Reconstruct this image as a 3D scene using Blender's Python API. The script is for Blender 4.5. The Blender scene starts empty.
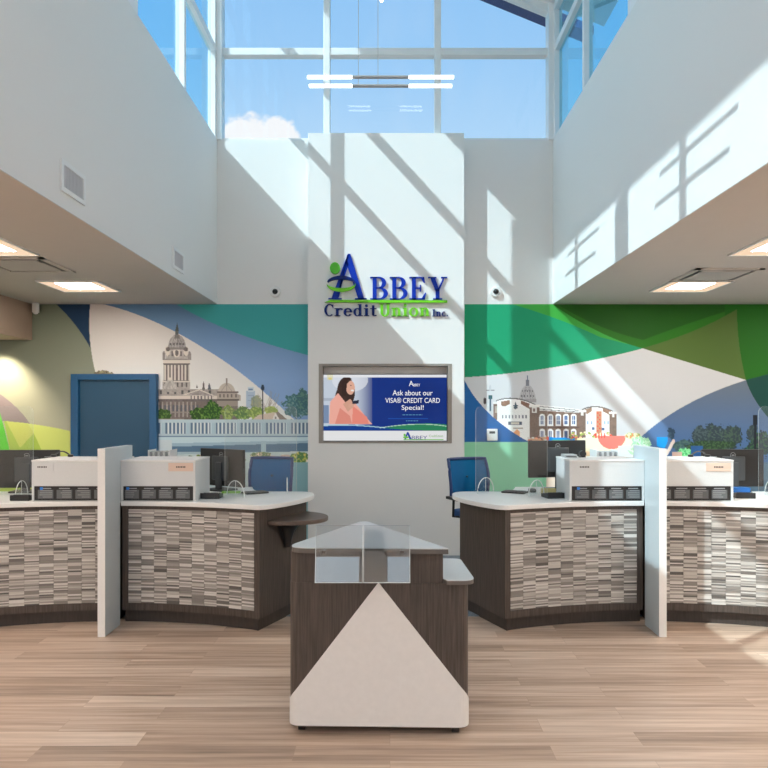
import bpy, bmesh, math, random
import numpy as np
from mathutils import Vector, Matrix
random.seed(7); rng = np.random.default_rng(5)
scn = bpy.context.scene
COL = scn.collection
PI = math.pi
F = 700.0; EYE = 1.65; CX = 390.0; CY = 411.0

# ------------------------------------------------------------------ materials
def lin(c):
    c = c/255.0
    return c/12.92 if c <= 0.04045 else ((c+0.055)/1.055)**2.4
def rgb(r, g, b, k=1.0):
    return (min(1, lin(r)*k), min(1, lin(g)*k), min(1, lin(b)*k), 1)
def mat(name):
    m = bpy.data.materials.new(name); m.use_nodes = True
    nt = m.node_tree; nt.nodes.clear()
    out = nt.nodes.new('ShaderNodeOutputMaterial')
    return m, nt, out
def node(nt, t, **kw):
    n = nt.nodes.new(t)
    for k, v in kw.items():
        if k in n.inputs.keys(): n.inputs[k].default_value = v
        else: setattr(n, k, v)
    return n
def pbr(name, col, rough=0.5, metal=0.0, noise=0.0, nscale=20, spec=0.5, bump=0.0, stretch=(1,1,1)):
    m, nt, out = mat(name)
    b = node(nt, 'ShaderNodeBsdfPrincipled'); b.inputs['Roughness'].default_value = rough
    b.inputs['Metallic'].default_value = metal; b.inputs['Specular IOR Level'].default_value = spec
    b.inputs['Base Color'].default_value = col
    tc = node(nt, 'ShaderNodeTexCoord'); mp = node(nt, 'ShaderNodeMapping'); mp.inputs['Scale'].default_value = stretch
    nt.links.new(tc.outputs['Object'], mp.inputs['Vector'])
    nz = node(nt, 'ShaderNodeTexNoise'); nz.inputs['Scale'].default_value = nscale; nz.inputs['Detail'].default_value = 4
    nt.links.new(mp.outputs[0], nz.inputs['Vector'])
    if noise:
        r = node(nt, 'ShaderNodeValToRGB')
        r.color_ramp.elements[0].position = 0.3; r.color_ramp.elements[1].position = 0.7
        r.color_ramp.elements[0].color = tuple(max(0, c*(1-noise)) for c in col[:3])+(1,)
        r.color_ramp.elements[1].color = tuple(min(1, c*(1+noise)) for c in col[:3])+(1,)
        nt.links.new(nz.outputs['Fac'], r.inputs[0]); nt.links.new(r.outputs[0], b.inputs['Base Color'])
    if bump:
        bp = node(nt, 'ShaderNodeBump'); bp.inputs['Strength'].default_value = bump; bp.inputs['Distance'].default_value = 0.002
        nt.links.new(nz.outputs['Fac'], bp.inputs['Height']); nt.links.new(bp.outputs[0], b.inputs['Normal'])
    nt.links.new(b.outputs[0], out.inputs[0])
    return m
def emit(name, col, s):
    m, nt, out = mat(name)
    e = node(nt, 'ShaderNodeEmission'); e.inputs[0].default_value = col; e.inputs[1].default_value = s
    nt.links.new(e.outputs[0], out.inputs[0]); return m
def attr_mat(name, rough=0.55, em=0.0, spec=0.3):
    m, nt, out = mat(name)
    a = node(nt, 'ShaderNodeAttribute'); a.attribute_name = 'Col'
    b = node(nt, 'ShaderNodeBsdfPrincipled'); b.inputs['Roughness'].default_value = rough
    b.inputs['Specular IOR Level'].default_value = spec
    if em:
        b.inputs['Base Color'].default_value = (.01,.01,.01,1)
        nt.links.new(a.outputs['Color'], b.inputs['Emission Color']); b.inputs['Emission Strength'].default_value = em
    else:
        nt.links.new(a.outputs['Color'], b.inputs['Base Color'])
    nt.links.new(b.outputs[0], out.inputs[0]); return m
def glass(name, tint, refl=1.0, rough=0.0):
    m, nt, out = mat(name)
    t = node(nt, 'ShaderNodeBsdfTransparent'); t.inputs[0].default_value = tint
    g = node(nt, 'ShaderNodeBsdfGlossy'); g.inputs['Roughness'].default_value = rough
    lw = node(nt, 'ShaderNodeLayerWeight'); lw.inputs[0].default_value = .5; pw = node(nt, 'ShaderNodeMath', operation='POWER'); pw.inputs[1].default_value = 5; nt.links.new(lw.outputs['Facing'], pw.inputs[0])
    fr = node(nt, 'ShaderNodeMath', operation='MULTIPLY_ADD'); fr.inputs[1].default_value = .93; fr.inputs[2].default_value = .038; nt.links.new(pw.outputs[0], fr.inputs[0])
    mu = node(nt, 'ShaderNodeMath', operation='MULTIPLY'); mu.inputs[1].default_value = refl
    nt.links.new(fr.outputs[0], mu.inputs[0])
    mx = node(nt, 'ShaderNodeMixShader')
    nt.links.new(mu.outputs[0], mx.inputs[0]); nt.links.new(t.outputs[0], mx.inputs[1]); nt.links.new(g.outputs[0], mx.inputs[2])
    nt.links.new(mx.outputs[0], out.inputs[0]); return m

WHITE = pbr('wall_paint', (.81,.80,.78,1), .7)
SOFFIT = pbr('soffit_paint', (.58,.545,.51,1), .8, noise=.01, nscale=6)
TRIMW = pbr('window_frame_paint', (.84,.84,.84,1), .4)
DARKWOOD = pbr('dark_laminate', rgb(78,69,64), .45, noise=.33, nscale=14, stretch=(9,9,.35), spec=.35)
SHELFWOOD = pbr('shelf_laminate', rgb(98,84,76), .4, noise=.2, nscale=20, stretch=(1,9,4), spec=.4)
TOEKICK = pbr('toe_kick_dark', rgb(62,54,50), .5, noise=.2, nscale=14, stretch=(5,5,.5))
COUNTER = pbr('white_solid_surface', (.80,.79,.78,1), .3, noise=.02, nscale=80)
PALEGREY = pbr('pale_grey_laminate', (.66,.675,.68,1), .35, noise=.03, nscale=160)
DIVM = pbr('shade_grey_laminate', (.50,.56,.59,1), .3, noise=.03, nscale=160)  # divider sides, darkened so they read as shaded
LAMWHITE = pbr('white_laminate', (.76,.735,.72,1), .4, noise=.02, nscale=30)
KTOP = pbr('grey_laminate_top', (.62,.64,.65,1), .3, noise=.03, nscale=60)
EDGE = pbr('edge_band', rgb(96,90,86), .4)
BLACK = pbr('black_plastic', (.012,.012,.013,1), .35)
DKGREY = pbr('dark_grey_plastic', (.045,.05,.055,1), .4)
MIDGREY = pbr('mid_grey', (.3,.31,.32,1), .4)
CHROME = pbr('chrome', (.75,.75,.76,1), .15, metal=1)
STEEL = pbr('brushed_steel', (.5,.48,.46,1), .35, metal=.8)
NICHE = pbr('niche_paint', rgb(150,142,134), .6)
DOORB = pbr('blue_door_paint', rgb(36,82,112), .4)
FRAMEB = pbr('blue_frame_paint', rgb(32,92,136), .4)
PLASTICW = pbr('white_plastic', (.82,.82,.81,1), .4)
GRILLE = pbr('vent_grille_grey', (.6,.6,.62,1), .6)
NAVYM = pbr('blue_mesh_fabric', rgb(28,74,130), .7, noise=.25, nscale=300)
MESHM = glass('see_through_blue_mesh', rgb(150,185,215), .0)
nt_ = MESHM.node_tree; d_ = nt_.nodes.new('ShaderNodeBsdfDiffuse'); d_.inputs[0].default_value = rgb(30,120,180); mx_ = [n for n in nt_.nodes if n.type=='MIX_SHADER'][0]; nt_.links.new(d_.outputs[0], mx_.inputs[2]); [nt_.links.remove(l) for l in list(mx_.inputs[0].links)]; mx_.inputs[0].default_value = .5
NAVYF = pbr('blue_frame_plastic', rgb(22,52,108), .4)
ACRYL = glass('clear_acrylic', (.97,.985,.985,1), 1.0)
ACRYLK = glass('kiosk_acrylic', (.93,.95,.96,1), 4.6)
AEDGE = pbr('acrylic_edge', (.75,.8,.8,1), .2)
WGLASS = glass('window_glass', (.97,.985,1,1), .55)
TGLASS = glass('tinted_window_glass', (.60,.88,.97,1), .7)
LTGLASS = glass('pale_tinted_window_glass', (.74,.93,1.0,1), .55)
TVBLK = pbr('tv_bezel', (.02,.02,.02,1), .3)
PANELLT = emit('light_panel_emission', (1,.915,.82,1), 50)
PANELW = emit('light_panel_reflector_glow', (1,.74,.52,1), .95)  # emission stands in for lamp light caught by the reflector
TUBE = emit('tube_emission', (1,.97,.93,1), 7.0)
BLUESIGN = pbr('sign_blue', rgb(4,50,168), .4, spec=.2)
NAVYSIGN = pbr('sign_navy', rgb(6,38,112), .4, spec=.2)
GREENSIGN = pbr('sign_green', rgb(118,205,45), .4, spec=.2)
GREENSIGN2 = pbr('sign_green_dark', rgb(95,195,60), .4, spec=.2)
CARPET = pbr('grey_carpet', rgb(120,128,136), .95, noise=.3, nscale=90, bump=.5)
ROOFM = pbr('blue_roof_metal', rgb(20,60,120), .5)
BLUEBOX = pbr('blue_box_plastic', rgb(20,90,160), .4)
BEIGE = pbr('beige_label', rgb(222,196,180), .6)
CARD = pbr('card_grey', rgb(95,98,100), .6)
INK = pbr('ink', (.05,.05,.05,1), .6)
CUE = pbr('bright_blue_sticker', rgb(50,130,220), .5)
COPPER = pbr('painted_soffit_dark', (.5,.48,.46,1), .7)
ATT = attr_mat('printed_mural', .6)
TILE = attr_mat('mosaic_strip_tile', .45, spec=.4)
SCREEN = attr_mat('lit_screen', .15, em=.92, spec=.08)
SCRW = emit('screen_white_text', (1,1,1,1), .95)
SCRC = emit('screen_cyan_text', rgb(90,150,190), .8)

for m_ in (PANELW,TUBE,SCREEN,SCRW,SCRC): m_.cycles.emission_sampling = 'NONE'
# floor
def floor_mat():
    m, nt, out = mat('wood_plank_floor')
    L = nt.links.new
    tc = node(nt, 'ShaderNodeTexCoord')
    br = node(nt, 'ShaderNodeTexBrick'); br.offset = .37; br.offset_frequency = 2
    br.inputs['Scale'].default_value = 1; br.inputs['Brick Width'].default_value = 1.25; br.inputs['Row Height'].default_value = .15
    br.inputs['Mortar Size'].default_value = .0008; br.inputs['Mortar Smooth'].default_value = .3; br.inputs['Bias'].default_value = 0
    br.inputs['Color1'].default_value = (.15,.15,.15,1); br.inputs['Color2'].default_value = (.85,.85,.85,1); br.inputs['Mortar'].default_value = (0.2,0.2,0.2,1)
    L(tc.outputs['Object'], br.inputs['Vector'])
    # per-plank offset into streak noise
    sep = node(nt, 'ShaderNodeSeparateColor'); L(br.outputs['Color'], sep.inputs[0])
    mp = node(nt, 'ShaderNodeMapping'); mp.inputs['Scale'].default_value = (.5, 13, 1)
    L(tc.outputs['Object'], mp.inputs['Vector'])
    cmb = node(nt, 'ShaderNodeCombineXYZ'); ml = node(nt, 'ShaderNodeMath', operation='MULTIPLY'); ml.inputs[1].default_value = 37
    L(sep.outputs[0], ml.inputs[0]); L(ml.outputs[0], cmb.inputs[2]); L(ml.outputs[0], cmb.inputs[0])
    ad = node(nt, 'ShaderNodeVectorMath', operation='ADD'); L(mp.outputs[0], ad.inputs[0]); L(cmb.outputs[0], ad.inputs[1])
    nz = node(nt, 'ShaderNodeTexNoise'); nz.inputs['Scale'].default_value = 2.2; nz.inputs['Detail'].default_value = 6; nz.inputs['Roughness'].default_value = .6
    L(ad.outputs[0], nz.inputs['Vector'])
    mixf = node(nt, 'ShaderNodeMath', operation='MULTIPLY_ADD'); mixf.inputs[1].default_value = .42; L(sep.outputs[0], mixf.inputs[0])
    m2 = node(nt, 'ShaderNodeMath', operation='MULTIPLY'); m2.inputs[1].default_value = .86; L(nz.outputs['Fac'], m2.inputs[0]); L(m2.outputs[0], mixf.inputs[2])
    r = node(nt, 'ShaderNodeValToRGB'); e = r.color_ramp.elements
    e[0].position = .34; e[0].color = rgb(136,115,100); e[1].position = .88; e[1].color = rgb(218,196,178)
    x = e.new(.6); x.color = rgb(184,158,139)
    L(mixf.outputs[0], r.inputs[0])
    mm = node(nt, 'ShaderNodeMix', data_type='RGBA'); mm.inputs[7].default_value = rgb(160,136,118)
    L(br.outputs['Fac'], mm.inputs[0]); L(r.outputs[0], mm.inputs[6])
    b = node(nt, 'ShaderNodeBsdfPrincipled'); b.inputs['Roughness'].default_value = .38; b.inputs['Specular IOR Level'].default_value = .35
    L(mm.outputs[2], b.inputs['Base Color'])
    L(b.outputs[0], out.inputs[0]); return m
FLOORM = floor_mat()

# ------------------------------------------------------------------ mesh helpers
class MB:
    def __init__(s): s.v = []; s.f = []; s.mi = []; s.cur = 0; s.fc = []; s.c = None
    def add(s, vs, fs):
        o = len(s.v); s.v += [tuple(p) for p in vs]
        for f in fs: s.f.append(tuple(o+i for i in f)); s.mi.append(s.cur); s.fc.append(s.c)
        return s
    def box(s, x0, x1, y0, y1, z0, z1):
        return s.add([(x0,y0,z0),(x1,y0,z0),(x1,y1,z0),(x0,y1,z0),(x0,y0,z1),(x1,y0,z1),(x1,y1,z1),(x0,y1,z1)],
                     [(0,3,2,1),(4,5,6,7),(0,1,5,4),(1,2,6,5),(2,3,7,6),(3,0,4,7)])
    def prism(s, pts, a0, a1, axis='z'):
        n = len(pts)
        def P(p, a):
            return (p[0],p[1],a) if axis == 'z' else ((p[0],a,p[1]) if axis == 'y' else (a,p[0],p[1]))
        vs = [P(p,a0) for p in pts]+[P(p,a1) for p in pts]
        fs = [tuple(range(n))[::-1], tuple(range(n,2*n))]+[(i,(i+1)%n,n+(i+1)%n,n+i) for i in range(n)]
        return s.add(vs, fs)
    def strip(s, path, z0, z1, t):     # vertical sheet along an open path, z0/z1 numbers or lists, thickness t to the outside
        n = len(path); nor = []
        for i in range(n):
            a = path[max(0,i-1)]; b = path[min(n-1,i+1)]
            dx, dy = b[0]-a[0], b[1]-a[1]; l = math.hypot(dx,dy) or 1
            nor.append((dy/l, -dx/l))
        Z0 = z0 if isinstance(z0, list) else [z0]*n; Z1 = z1 if isinstance(z1, list) else [z1]*n
        vs = []
        for i,(p,q) in enumerate(zip(path,nor)):
            o = (p[0]+q[0]*t, p[1]+q[1]*t)
            vs += [(p[0],p[1],Z0[i]),(p[0],p[1],Z1[i]),(o[0],o[1],Z1[i]),(o[0],o[1],Z0[i])]
        fs = [(0,1,2,3),(4*(n-1)+3,4*(n-1)+2,4*(n-1)+1,4*(n-1))]
        for i in range(n-1):
            a = 4*i; b = a+4
            for k in range(4): fs.append((a+k, b+k, b+(k+1)%4, a+(k+1)%4))
        return s.add(vs, fs)
    def tube(s, pts, r, n=8):
        pts = [Vector(p) for p in pts]; R = r if isinstance(r, (list,tuple)) else [r]*len(pts)
        vs = []; up = Vector((0,0,1))
        for i,p in enumerate(pts):
            d = (pts[min(i+1,len(pts)-1)]-pts[max(i-1,0)]).normalized()
            u = d.cross(up if abs(d.z) < .95 else Vector((1,0,0))).normalized(); w = d.cross(u).normalized()
            for k in range(n):
                a = 2*PI*k/n; vs.append(p+u*math.cos(a)*R[i]+w*math.sin(a)*R[i])
        fs = [tuple(range(n)), tuple(range(len(vs)-n,len(vs)))[::-1]]
        for i in range(len(pts)-1):
            for k in range(n): fs.append((i*n+k, i*n+(k+1)%n, (i+1)*n+(k+1)%n, (i+1)*n+k))
        return s.add(vs, fs)
    def lathe(s, prof, c=(0,0,0), n=24, a0=0, a1=2*PI):
        full = abs(a1-a0-2*PI) < 1e-6; m = n if full else n+1; vs = []
        for (r,z) in prof:
            for k in range(m):
                a = a0+(a1-a0)*k/n; vs.append((c[0]+r*math.cos(a), c[1]+r*math.sin(a), c[2]+z))
        fs = []
        for i in range(len(prof)-1):
            for k in range(n if full else n): fs.append((i*m+k, i*m+(k+1)%m if full else i*m+k+1, (i+1)*m+((k+1)%m if full else k+1), (i+1)*m+k))
        fs.append(tuple(range(m))); fs.append(tuple(range(len(vs)-m,len(vs))))
        if not full:
            fs.append(tuple(i*m for i in range(len(prof)))); fs.append(tuple(i*m+m-1 for i in range(len(prof))))
        return s.add(vs, fs)
    def grid(s, fn, nu, nv, t):  # curved sheet with thickness: fn(u,v)->(pos, normal)
        vs = []; 
        for side in (0,1):
            for i in range(nu+1):
                for j in range(nv+1):
                    p, q = fn(i/nu, j/nv); vs.append(Vector(p)+Vector(q)*(t*side))
        W = nv+1; O = (nu+1)*W; fs = []
        for i in range(nu):
            for j in range(nv):
                a = i*W+j; fs += [(a,a+1,a+W+1,a+W),(O+a,O+a+W,O+a+W+1,O+a+1)]
        for i in range(nu):
            a = i*W; fs.append((a,a+W,O+a+W,O+a)); a = i*W+nv; fs.append((a,O+a,O+a+W,a+W))
        for j in range(nv):
            fs.append((j,O+j,O+j+1,j+1)); a = nu*W+j; fs.append((a,a+1,O+a+1,O+a))
        return s.add(vs, fs)
    def build(s, name, m, parent=None, smooth=False, bevel=0, origin=None, xf=None):
        me = bpy.data.meshes.new(name)
        V = s.v
        if xf: V = [xf(p) for p in V]
        if parent is not None: o0 = Vector(parent_world(parent))
        elif origin is not None: o0 = Vector(origin)
        else:
            A = np.array(V); o0 = Vector(((A[:,0].min()+A[:,0].max())/2, (A[:,1].min()+A[:,1].max())/2, A[:,2].min()))
        me.from_pydata([tuple(Vector(p)-o0) for p in V], [], s.f)
        ms = m if isinstance(m, (list,tuple)) else [m]
        for q in ms: me.materials.append(q)
        me.polygons.foreach_set('material_index', s.mi)
        bm = bmesh.new(); bm.from_mesh(me)
        lay = None
        if any(c is not None for c in s.fc):
            lay = bm.loops.layers.float_color.new('Col'); bm.faces.ensure_lookup_table()
            for f in bm.faces:
                for l in f.loops: l[lay] = s.fc[f.index] or (1,1,1,1)
        bmesh.ops.recalc_face_normals(bm, faces=bm.faces)
        bm.to_mesh(me); bm.free()
        if smooth:
            for p in me.polygons: p.use_smooth = True
            try: me.set_sharp_from_angle(angle=math.radians(35))
            except Exception: pass
        o = bpy.data.objects.new(name, me); COL.objects.link(o)
        if parent is not None: o.parent = parent
        else: o.location = o0
        if bevel:
            b = o.modifiers.new('bevel', 'BEVEL'); b.width = bevel; b.segments = 2; b.limit_method = 'ANGLE'
        return o
def parent_world(p):
    v = Vector(p.location)
    if p.parent: v = v+Vector(parent_world(p.parent))
    return v
def tag(o, label=None, cat=None, group=None, kind=None):
    if label: o['label'] = label
    if cat: o['category'] = cat
    if group: o['group'] = group
    if kind: o['kind'] = kind
    return o
def thing(name, label, cat, loc=(0,0,0), rz=0, group=None):
    o = bpy.data.objects.new(name, None); COL.objects.link(o); o.location = loc; o.rotation_euler.z = rz
    o.empty_display_size = .1
    return tag(o, label, cat, group)
def setting(name, loc=(0,0,0)):
    o = bpy.data.objects.new(name, None); COL.objects.link(o); o.location = loc; o['kind'] = 'structure'; return o
def struct(name, mb, m, **k): return tag(mb.build(name, m, **k), kind='structure')
def copy_tree(o, parent=None):
    c = o.copy(); COL.objects.link(c); c.parent = parent
    for ch in list(o.children): copy_tree(ch, c)
    return c
def arc(cx, cy, rx, ry, a0, a1, n=12):
    return [(cx+rx*math.cos(math.radians(a0+(a1-a0)*i/n)), cy+ry*math.sin(math.radians(a0+(a1-a0)*i/n))) for i in range(n+1)]
def round_poly(pts, rad, n=6):
    out = []; N = len(pts)
    for i in range(N):
        p = Vector(pts[i]); a = (Vector(pts[i-1])-p); b = (Vector(pts[(i+1)%N])-p)
        r = rad[i] if isinstance(rad, list) else rad
        if r <= 0: out.append(tuple(p)); continue
        ang = a.angle(b); d = min(r/math.tan(ang/2), a.length*.49, b.length*.49)
        p0 = p+a.normalized()*d; p2 = p+b.normalized()*d
        for k in range(n+1):
            t = k/n; q = p0*(1-t)**2+p*2*t*(1-t)+p2*t*t; out.append((q.x,q.y))
    return out

# ------------------------------------------------------------------ room shell
XL, XR, YB = -2.02, 1.905, 8.18
SILL, CEIL = 4.815, 2.9
YF = -4.6          # the entrance wall behind the viewer
struct('floor', MB().box(-6,6,YF,YB+.2,-.1,0), FLOORM, origin=(0,0,0))
w = MB()
w.box(-6,6,YB,YB+.2,0,CEIL+.15); w.box(XL-.17,XR+.17,YB,YB+.2,CEIL+.15,SILL)
struct('wall_back', w, WHITE)
struct('wall_left', MB().box(-6.2,-6,YF,YB+.2,0,CEIL+.15), WHITE)
struct('wall_right', MB().box(6,6.2,YF,YB+.2,0,CEIL+.15), WHITE)
struct('wall_upper_left', MB().box(XL-.17,XL,YF,YB,CEIL+.004,SILL), WHITE)
struct('wall_upper_right', MB().box(XR,XR+.17,YF,YB,CEIL+.004,SILL), WHITE)
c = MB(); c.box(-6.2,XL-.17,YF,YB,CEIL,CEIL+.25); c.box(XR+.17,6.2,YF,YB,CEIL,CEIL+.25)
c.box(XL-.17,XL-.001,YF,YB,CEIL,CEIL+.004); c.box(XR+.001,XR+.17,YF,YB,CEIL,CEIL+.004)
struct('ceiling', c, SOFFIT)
# dropped bulkhead at the far end of the blue-door side, coloured browner than the walls
struct('wall_bulkhead', MB().box(-6,-4.18,4.2,YB,2.48,CEIL), pbr('bulkhead_taupe', rgb(168,146,128), .7, noise=.01))
# centre column with the screen niche
X0, X1, YC = -.934, .843, 7.97
nx0, nx1, nz0, nz1, ny = -.797, .690, 1.297, 2.174, 8.115
w = MB()
w.box(X0,nx0,YC,YB,0,SILL); w.box(nx1,X1,YC,YB,0,SILL); w.box(nx0,nx1,YC,YB,nz1,SILL); w.box(nx0,nx1,YC,YB,0,nz0); w.box(nx0,nx1,ny,YB,nz0,nz1)
struct('wall_center', w, WHITE)
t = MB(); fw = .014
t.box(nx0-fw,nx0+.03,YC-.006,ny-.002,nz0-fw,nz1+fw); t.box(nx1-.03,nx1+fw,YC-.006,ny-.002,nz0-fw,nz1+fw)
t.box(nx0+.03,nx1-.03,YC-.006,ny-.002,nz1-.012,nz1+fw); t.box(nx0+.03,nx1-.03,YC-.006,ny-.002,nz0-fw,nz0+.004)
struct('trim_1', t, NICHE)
# atrium roof, sloping up towards the sun side
def zroof(x): return 6.40+.41*(1.905-x)
w = MB(); xa, xb = XL-.18, XR+.6
w.prism([(xa,zroof(xa)),(xb,zroof(xb)),(xb,zroof(xb)+.25),(xa,zroof(xa)+.25)], YF-.4, YB+.02, 'y')
struct('ceiling_atrium', w, WHITE)
struct('trim_2', MB().prism([(-2.2,zroof(-2.2)+.02),(XR+.55,zroof(XR+.55)+.02),(XR+.55,zroof(XR+.55)+.12),(-2.2,zroof(-2.2)+.12)], YB+.26, YB+.5, 'y'), ROOFM)
# ---- windows
TR1, TR2, HEAD = 5.87, 6.83, 7.78
def window(name, frame, pane, gm):
    r = setting(name, (0,0,0)); frame.build('frame', TRIMW, r, bevel=.006); pane.build('pane', gm, r); return r
# back window
fr = MB(); y0, y1 = YB+.02, YB+.14
def zt(x): return zroof(x)
for x, hw in ((XL-.02,.078),(-.742,.038),(.560,.038),(XR+.02,.078)):
    fr.prism([(x-hw,SILL+.0005),(x+hw,SILL+.0005),(x+hw,zt(x+hw)),(x-hw,zt(x-hw))], y0-(.05 if hw>.05 else 0), y1, 'y')
fr.box(XL,XR,y0+.004,y1-.004,SILL+.001,SILL+.035)
fr.box(XL,XR,y0+.01,y1,TR1-.042,TR1+.042)
fr.box(XL,.56,y0+.01,y1,7.0,7.08)
fr.prism([(XL,zt(XL)-.10),(XR,zt(XR)-.10),(XR,zt(XR)+.02),(XL,zt(XL)+.02)], y0, y1, 'y')
window('window_1', fr, MB().prism([(XL,SILL),(XR,SILL),(XR,zt(XR)),(XL,zt(XL))], YB+.075, YB+.081, 'y'), WGLASS)
# side windows
def side_window(name, xi, sgn, head, gm):
    fr = MB(); d = .09
    xs = sorted((xi, xi+sgn*d))
    def post(ya, yb, dd=d, inset=0.0):
        q = sorted((xi+sgn*(.002+inset), xi+sgn*(.001+dd))); fr.box(q[0],q[1],ya,yb,SILL+.0005,head)
    post(8.11,YB+.019); 
    y = 5.42
    while y > YF:
        post(y-.03,y+.20,.15); y -= 2.6
    y = 6.92
    while y > YF:
        post(y-.028,y+.028,.092); y -= 2.6
    e_ = .006
    fr.box(xs[0]+e_,xs[1]-e_,YF,YB,SILL+.001,SILL+.022)
    fr.box(xs[0]+e_,xs[1]-e_,YF,YB,TR1-.042,TR1+.042)
    if head > 7:
        fr.box(xs[0]+e_,xs[1]-e_,YF,YB,TR2-.045,TR2+.045)
    fr.box(xs[0]-.004,xs[1]+.001,YF,YB,head,head+.08)
    gx = xi+sgn*.055
    window(name, fr, MB().box(min(gx,gx+sgn*.006),max(gx,gx+sgn*.006),YF,YB,SILL,head), gm)
side_window('window_2', XL, -1, HEAD, LTGLASS)
side_window('window_3', XR, 1, 6.30, TGLASS)
# header wall strips between window heads and roof
struct('trim_3', MB().prism([(XL-.17,HEAD+.08),(XL,HEAD+.08),(XL,zroof(XL)),(XL-.17,zroof(XL-.17))], YF, YB, 'y'), WHITE)
# entrance wall behind the viewer: glazed
w = MB()
for a, b in ((-6.2,-5.6),(-3.0,-2.6),(-.45,-.1),(2.2,2.6),(5.6,6.2)): w.box(a,b,YF-.2,YF,0,CEIL+.1)
w.box(-6.2,6.2,YF-.2,YF,2.65,3.1); w.box(-6.2,6.2,YF-.2,YF,0,.12)
struct('wall_front', w, WHITE)
w = MB(); w.box(XL-.17,XR+.17,YF-.2,YF,3.1,3.7)
w.prism([(XL-.17,6.3),(XR+.17,6.3),(XR+.17,zroof(XR+.17)),(XL-.17,zroof(XL-.17))], YF-.2, YF, 'y')
struct('wall_upper_front', w, WHITE)
fr = MB()
for a, b in ((-5.6,-3.0),(-2.6,-.45),(-.1,2.2),(2.6,5.6)):
    fr.box(a,a+.06,YF-.14,YF-.06,.12,2.65); fr.box(b-.06,b,YF-.14,YF-.06,.12,2.65); fr.box((a+b)/2-.03,(a+b)/2+.03,YF-.14,YF-.06,.12,2.65)
    fr.box(a,b,YF-.14,YF-.06,2.58,2.65); fr.box(a,b,YF-.14,YF-.06,.12,.2); fr.box(a,b,YF-.14,YF-.06,2.1,2.15)
for x in (-2.0,-.05,1.85): fr.box(x-.04,x+.04,YF-.14,YF-.06,3.7,6.3)  # upper glazing is unseen, added to let in more light
fr.box(XL,XR,YF-.14,YF-.06,4.9,4.98)
pn = MB(); pn.box(-5.6,5.6,YF-.11,YF-.1,.12,2.65); pn.box(XL,XR,YF-.11,YF-.1,3.7,6.3)
window('window_4', fr, pn, WGLASS)
# ground outside
struct('ground_outside', MB().box(-60,60,-80,YF-.2,-.14,-.05), pbr('paving', (.42,.40,.37,1), .9, noise=.1, nscale=3))
# carpet behind the teller line
struct('floor_teller_area', MB().box(-5.9,5.8,5.62,YB,0,.006), CARPET)
# door on the mural wall
d = setting('door_1', (-3.22,YB,0))
fr = MB(); dx0, dx1, dz = -3.70, -2.705, 2.08
fr.box(dx0,dx0+.085,YB-.075,YB,0,dz); fr.box(dx1-.085,dx1,YB-.075,YB,0,dz); fr.box(dx0+.085,dx1-.085,YB-.075,YB,dz-.07,dz)
fr.build('door_frame', FRAMEB, d, bevel=.004)
lf = MB().box(dx0+.088,dx1-.088,YB-.03,YB-.002,.005,dz-.073).build('door_leaf', DOORB, d)
h = MB(); h.lathe([(.0,0),(.025,0),(.025,.004),(0,.004)], (dx1-.15,YB-.034,1.0)); h.tube([(dx1-.15,YB-.035,1.0),(dx1-.15,YB-.07,1.0),(dx1-.26,YB-.07,1.0)], .009)
h.build('door_handle', STEEL, lf, smooth=True)

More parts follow.
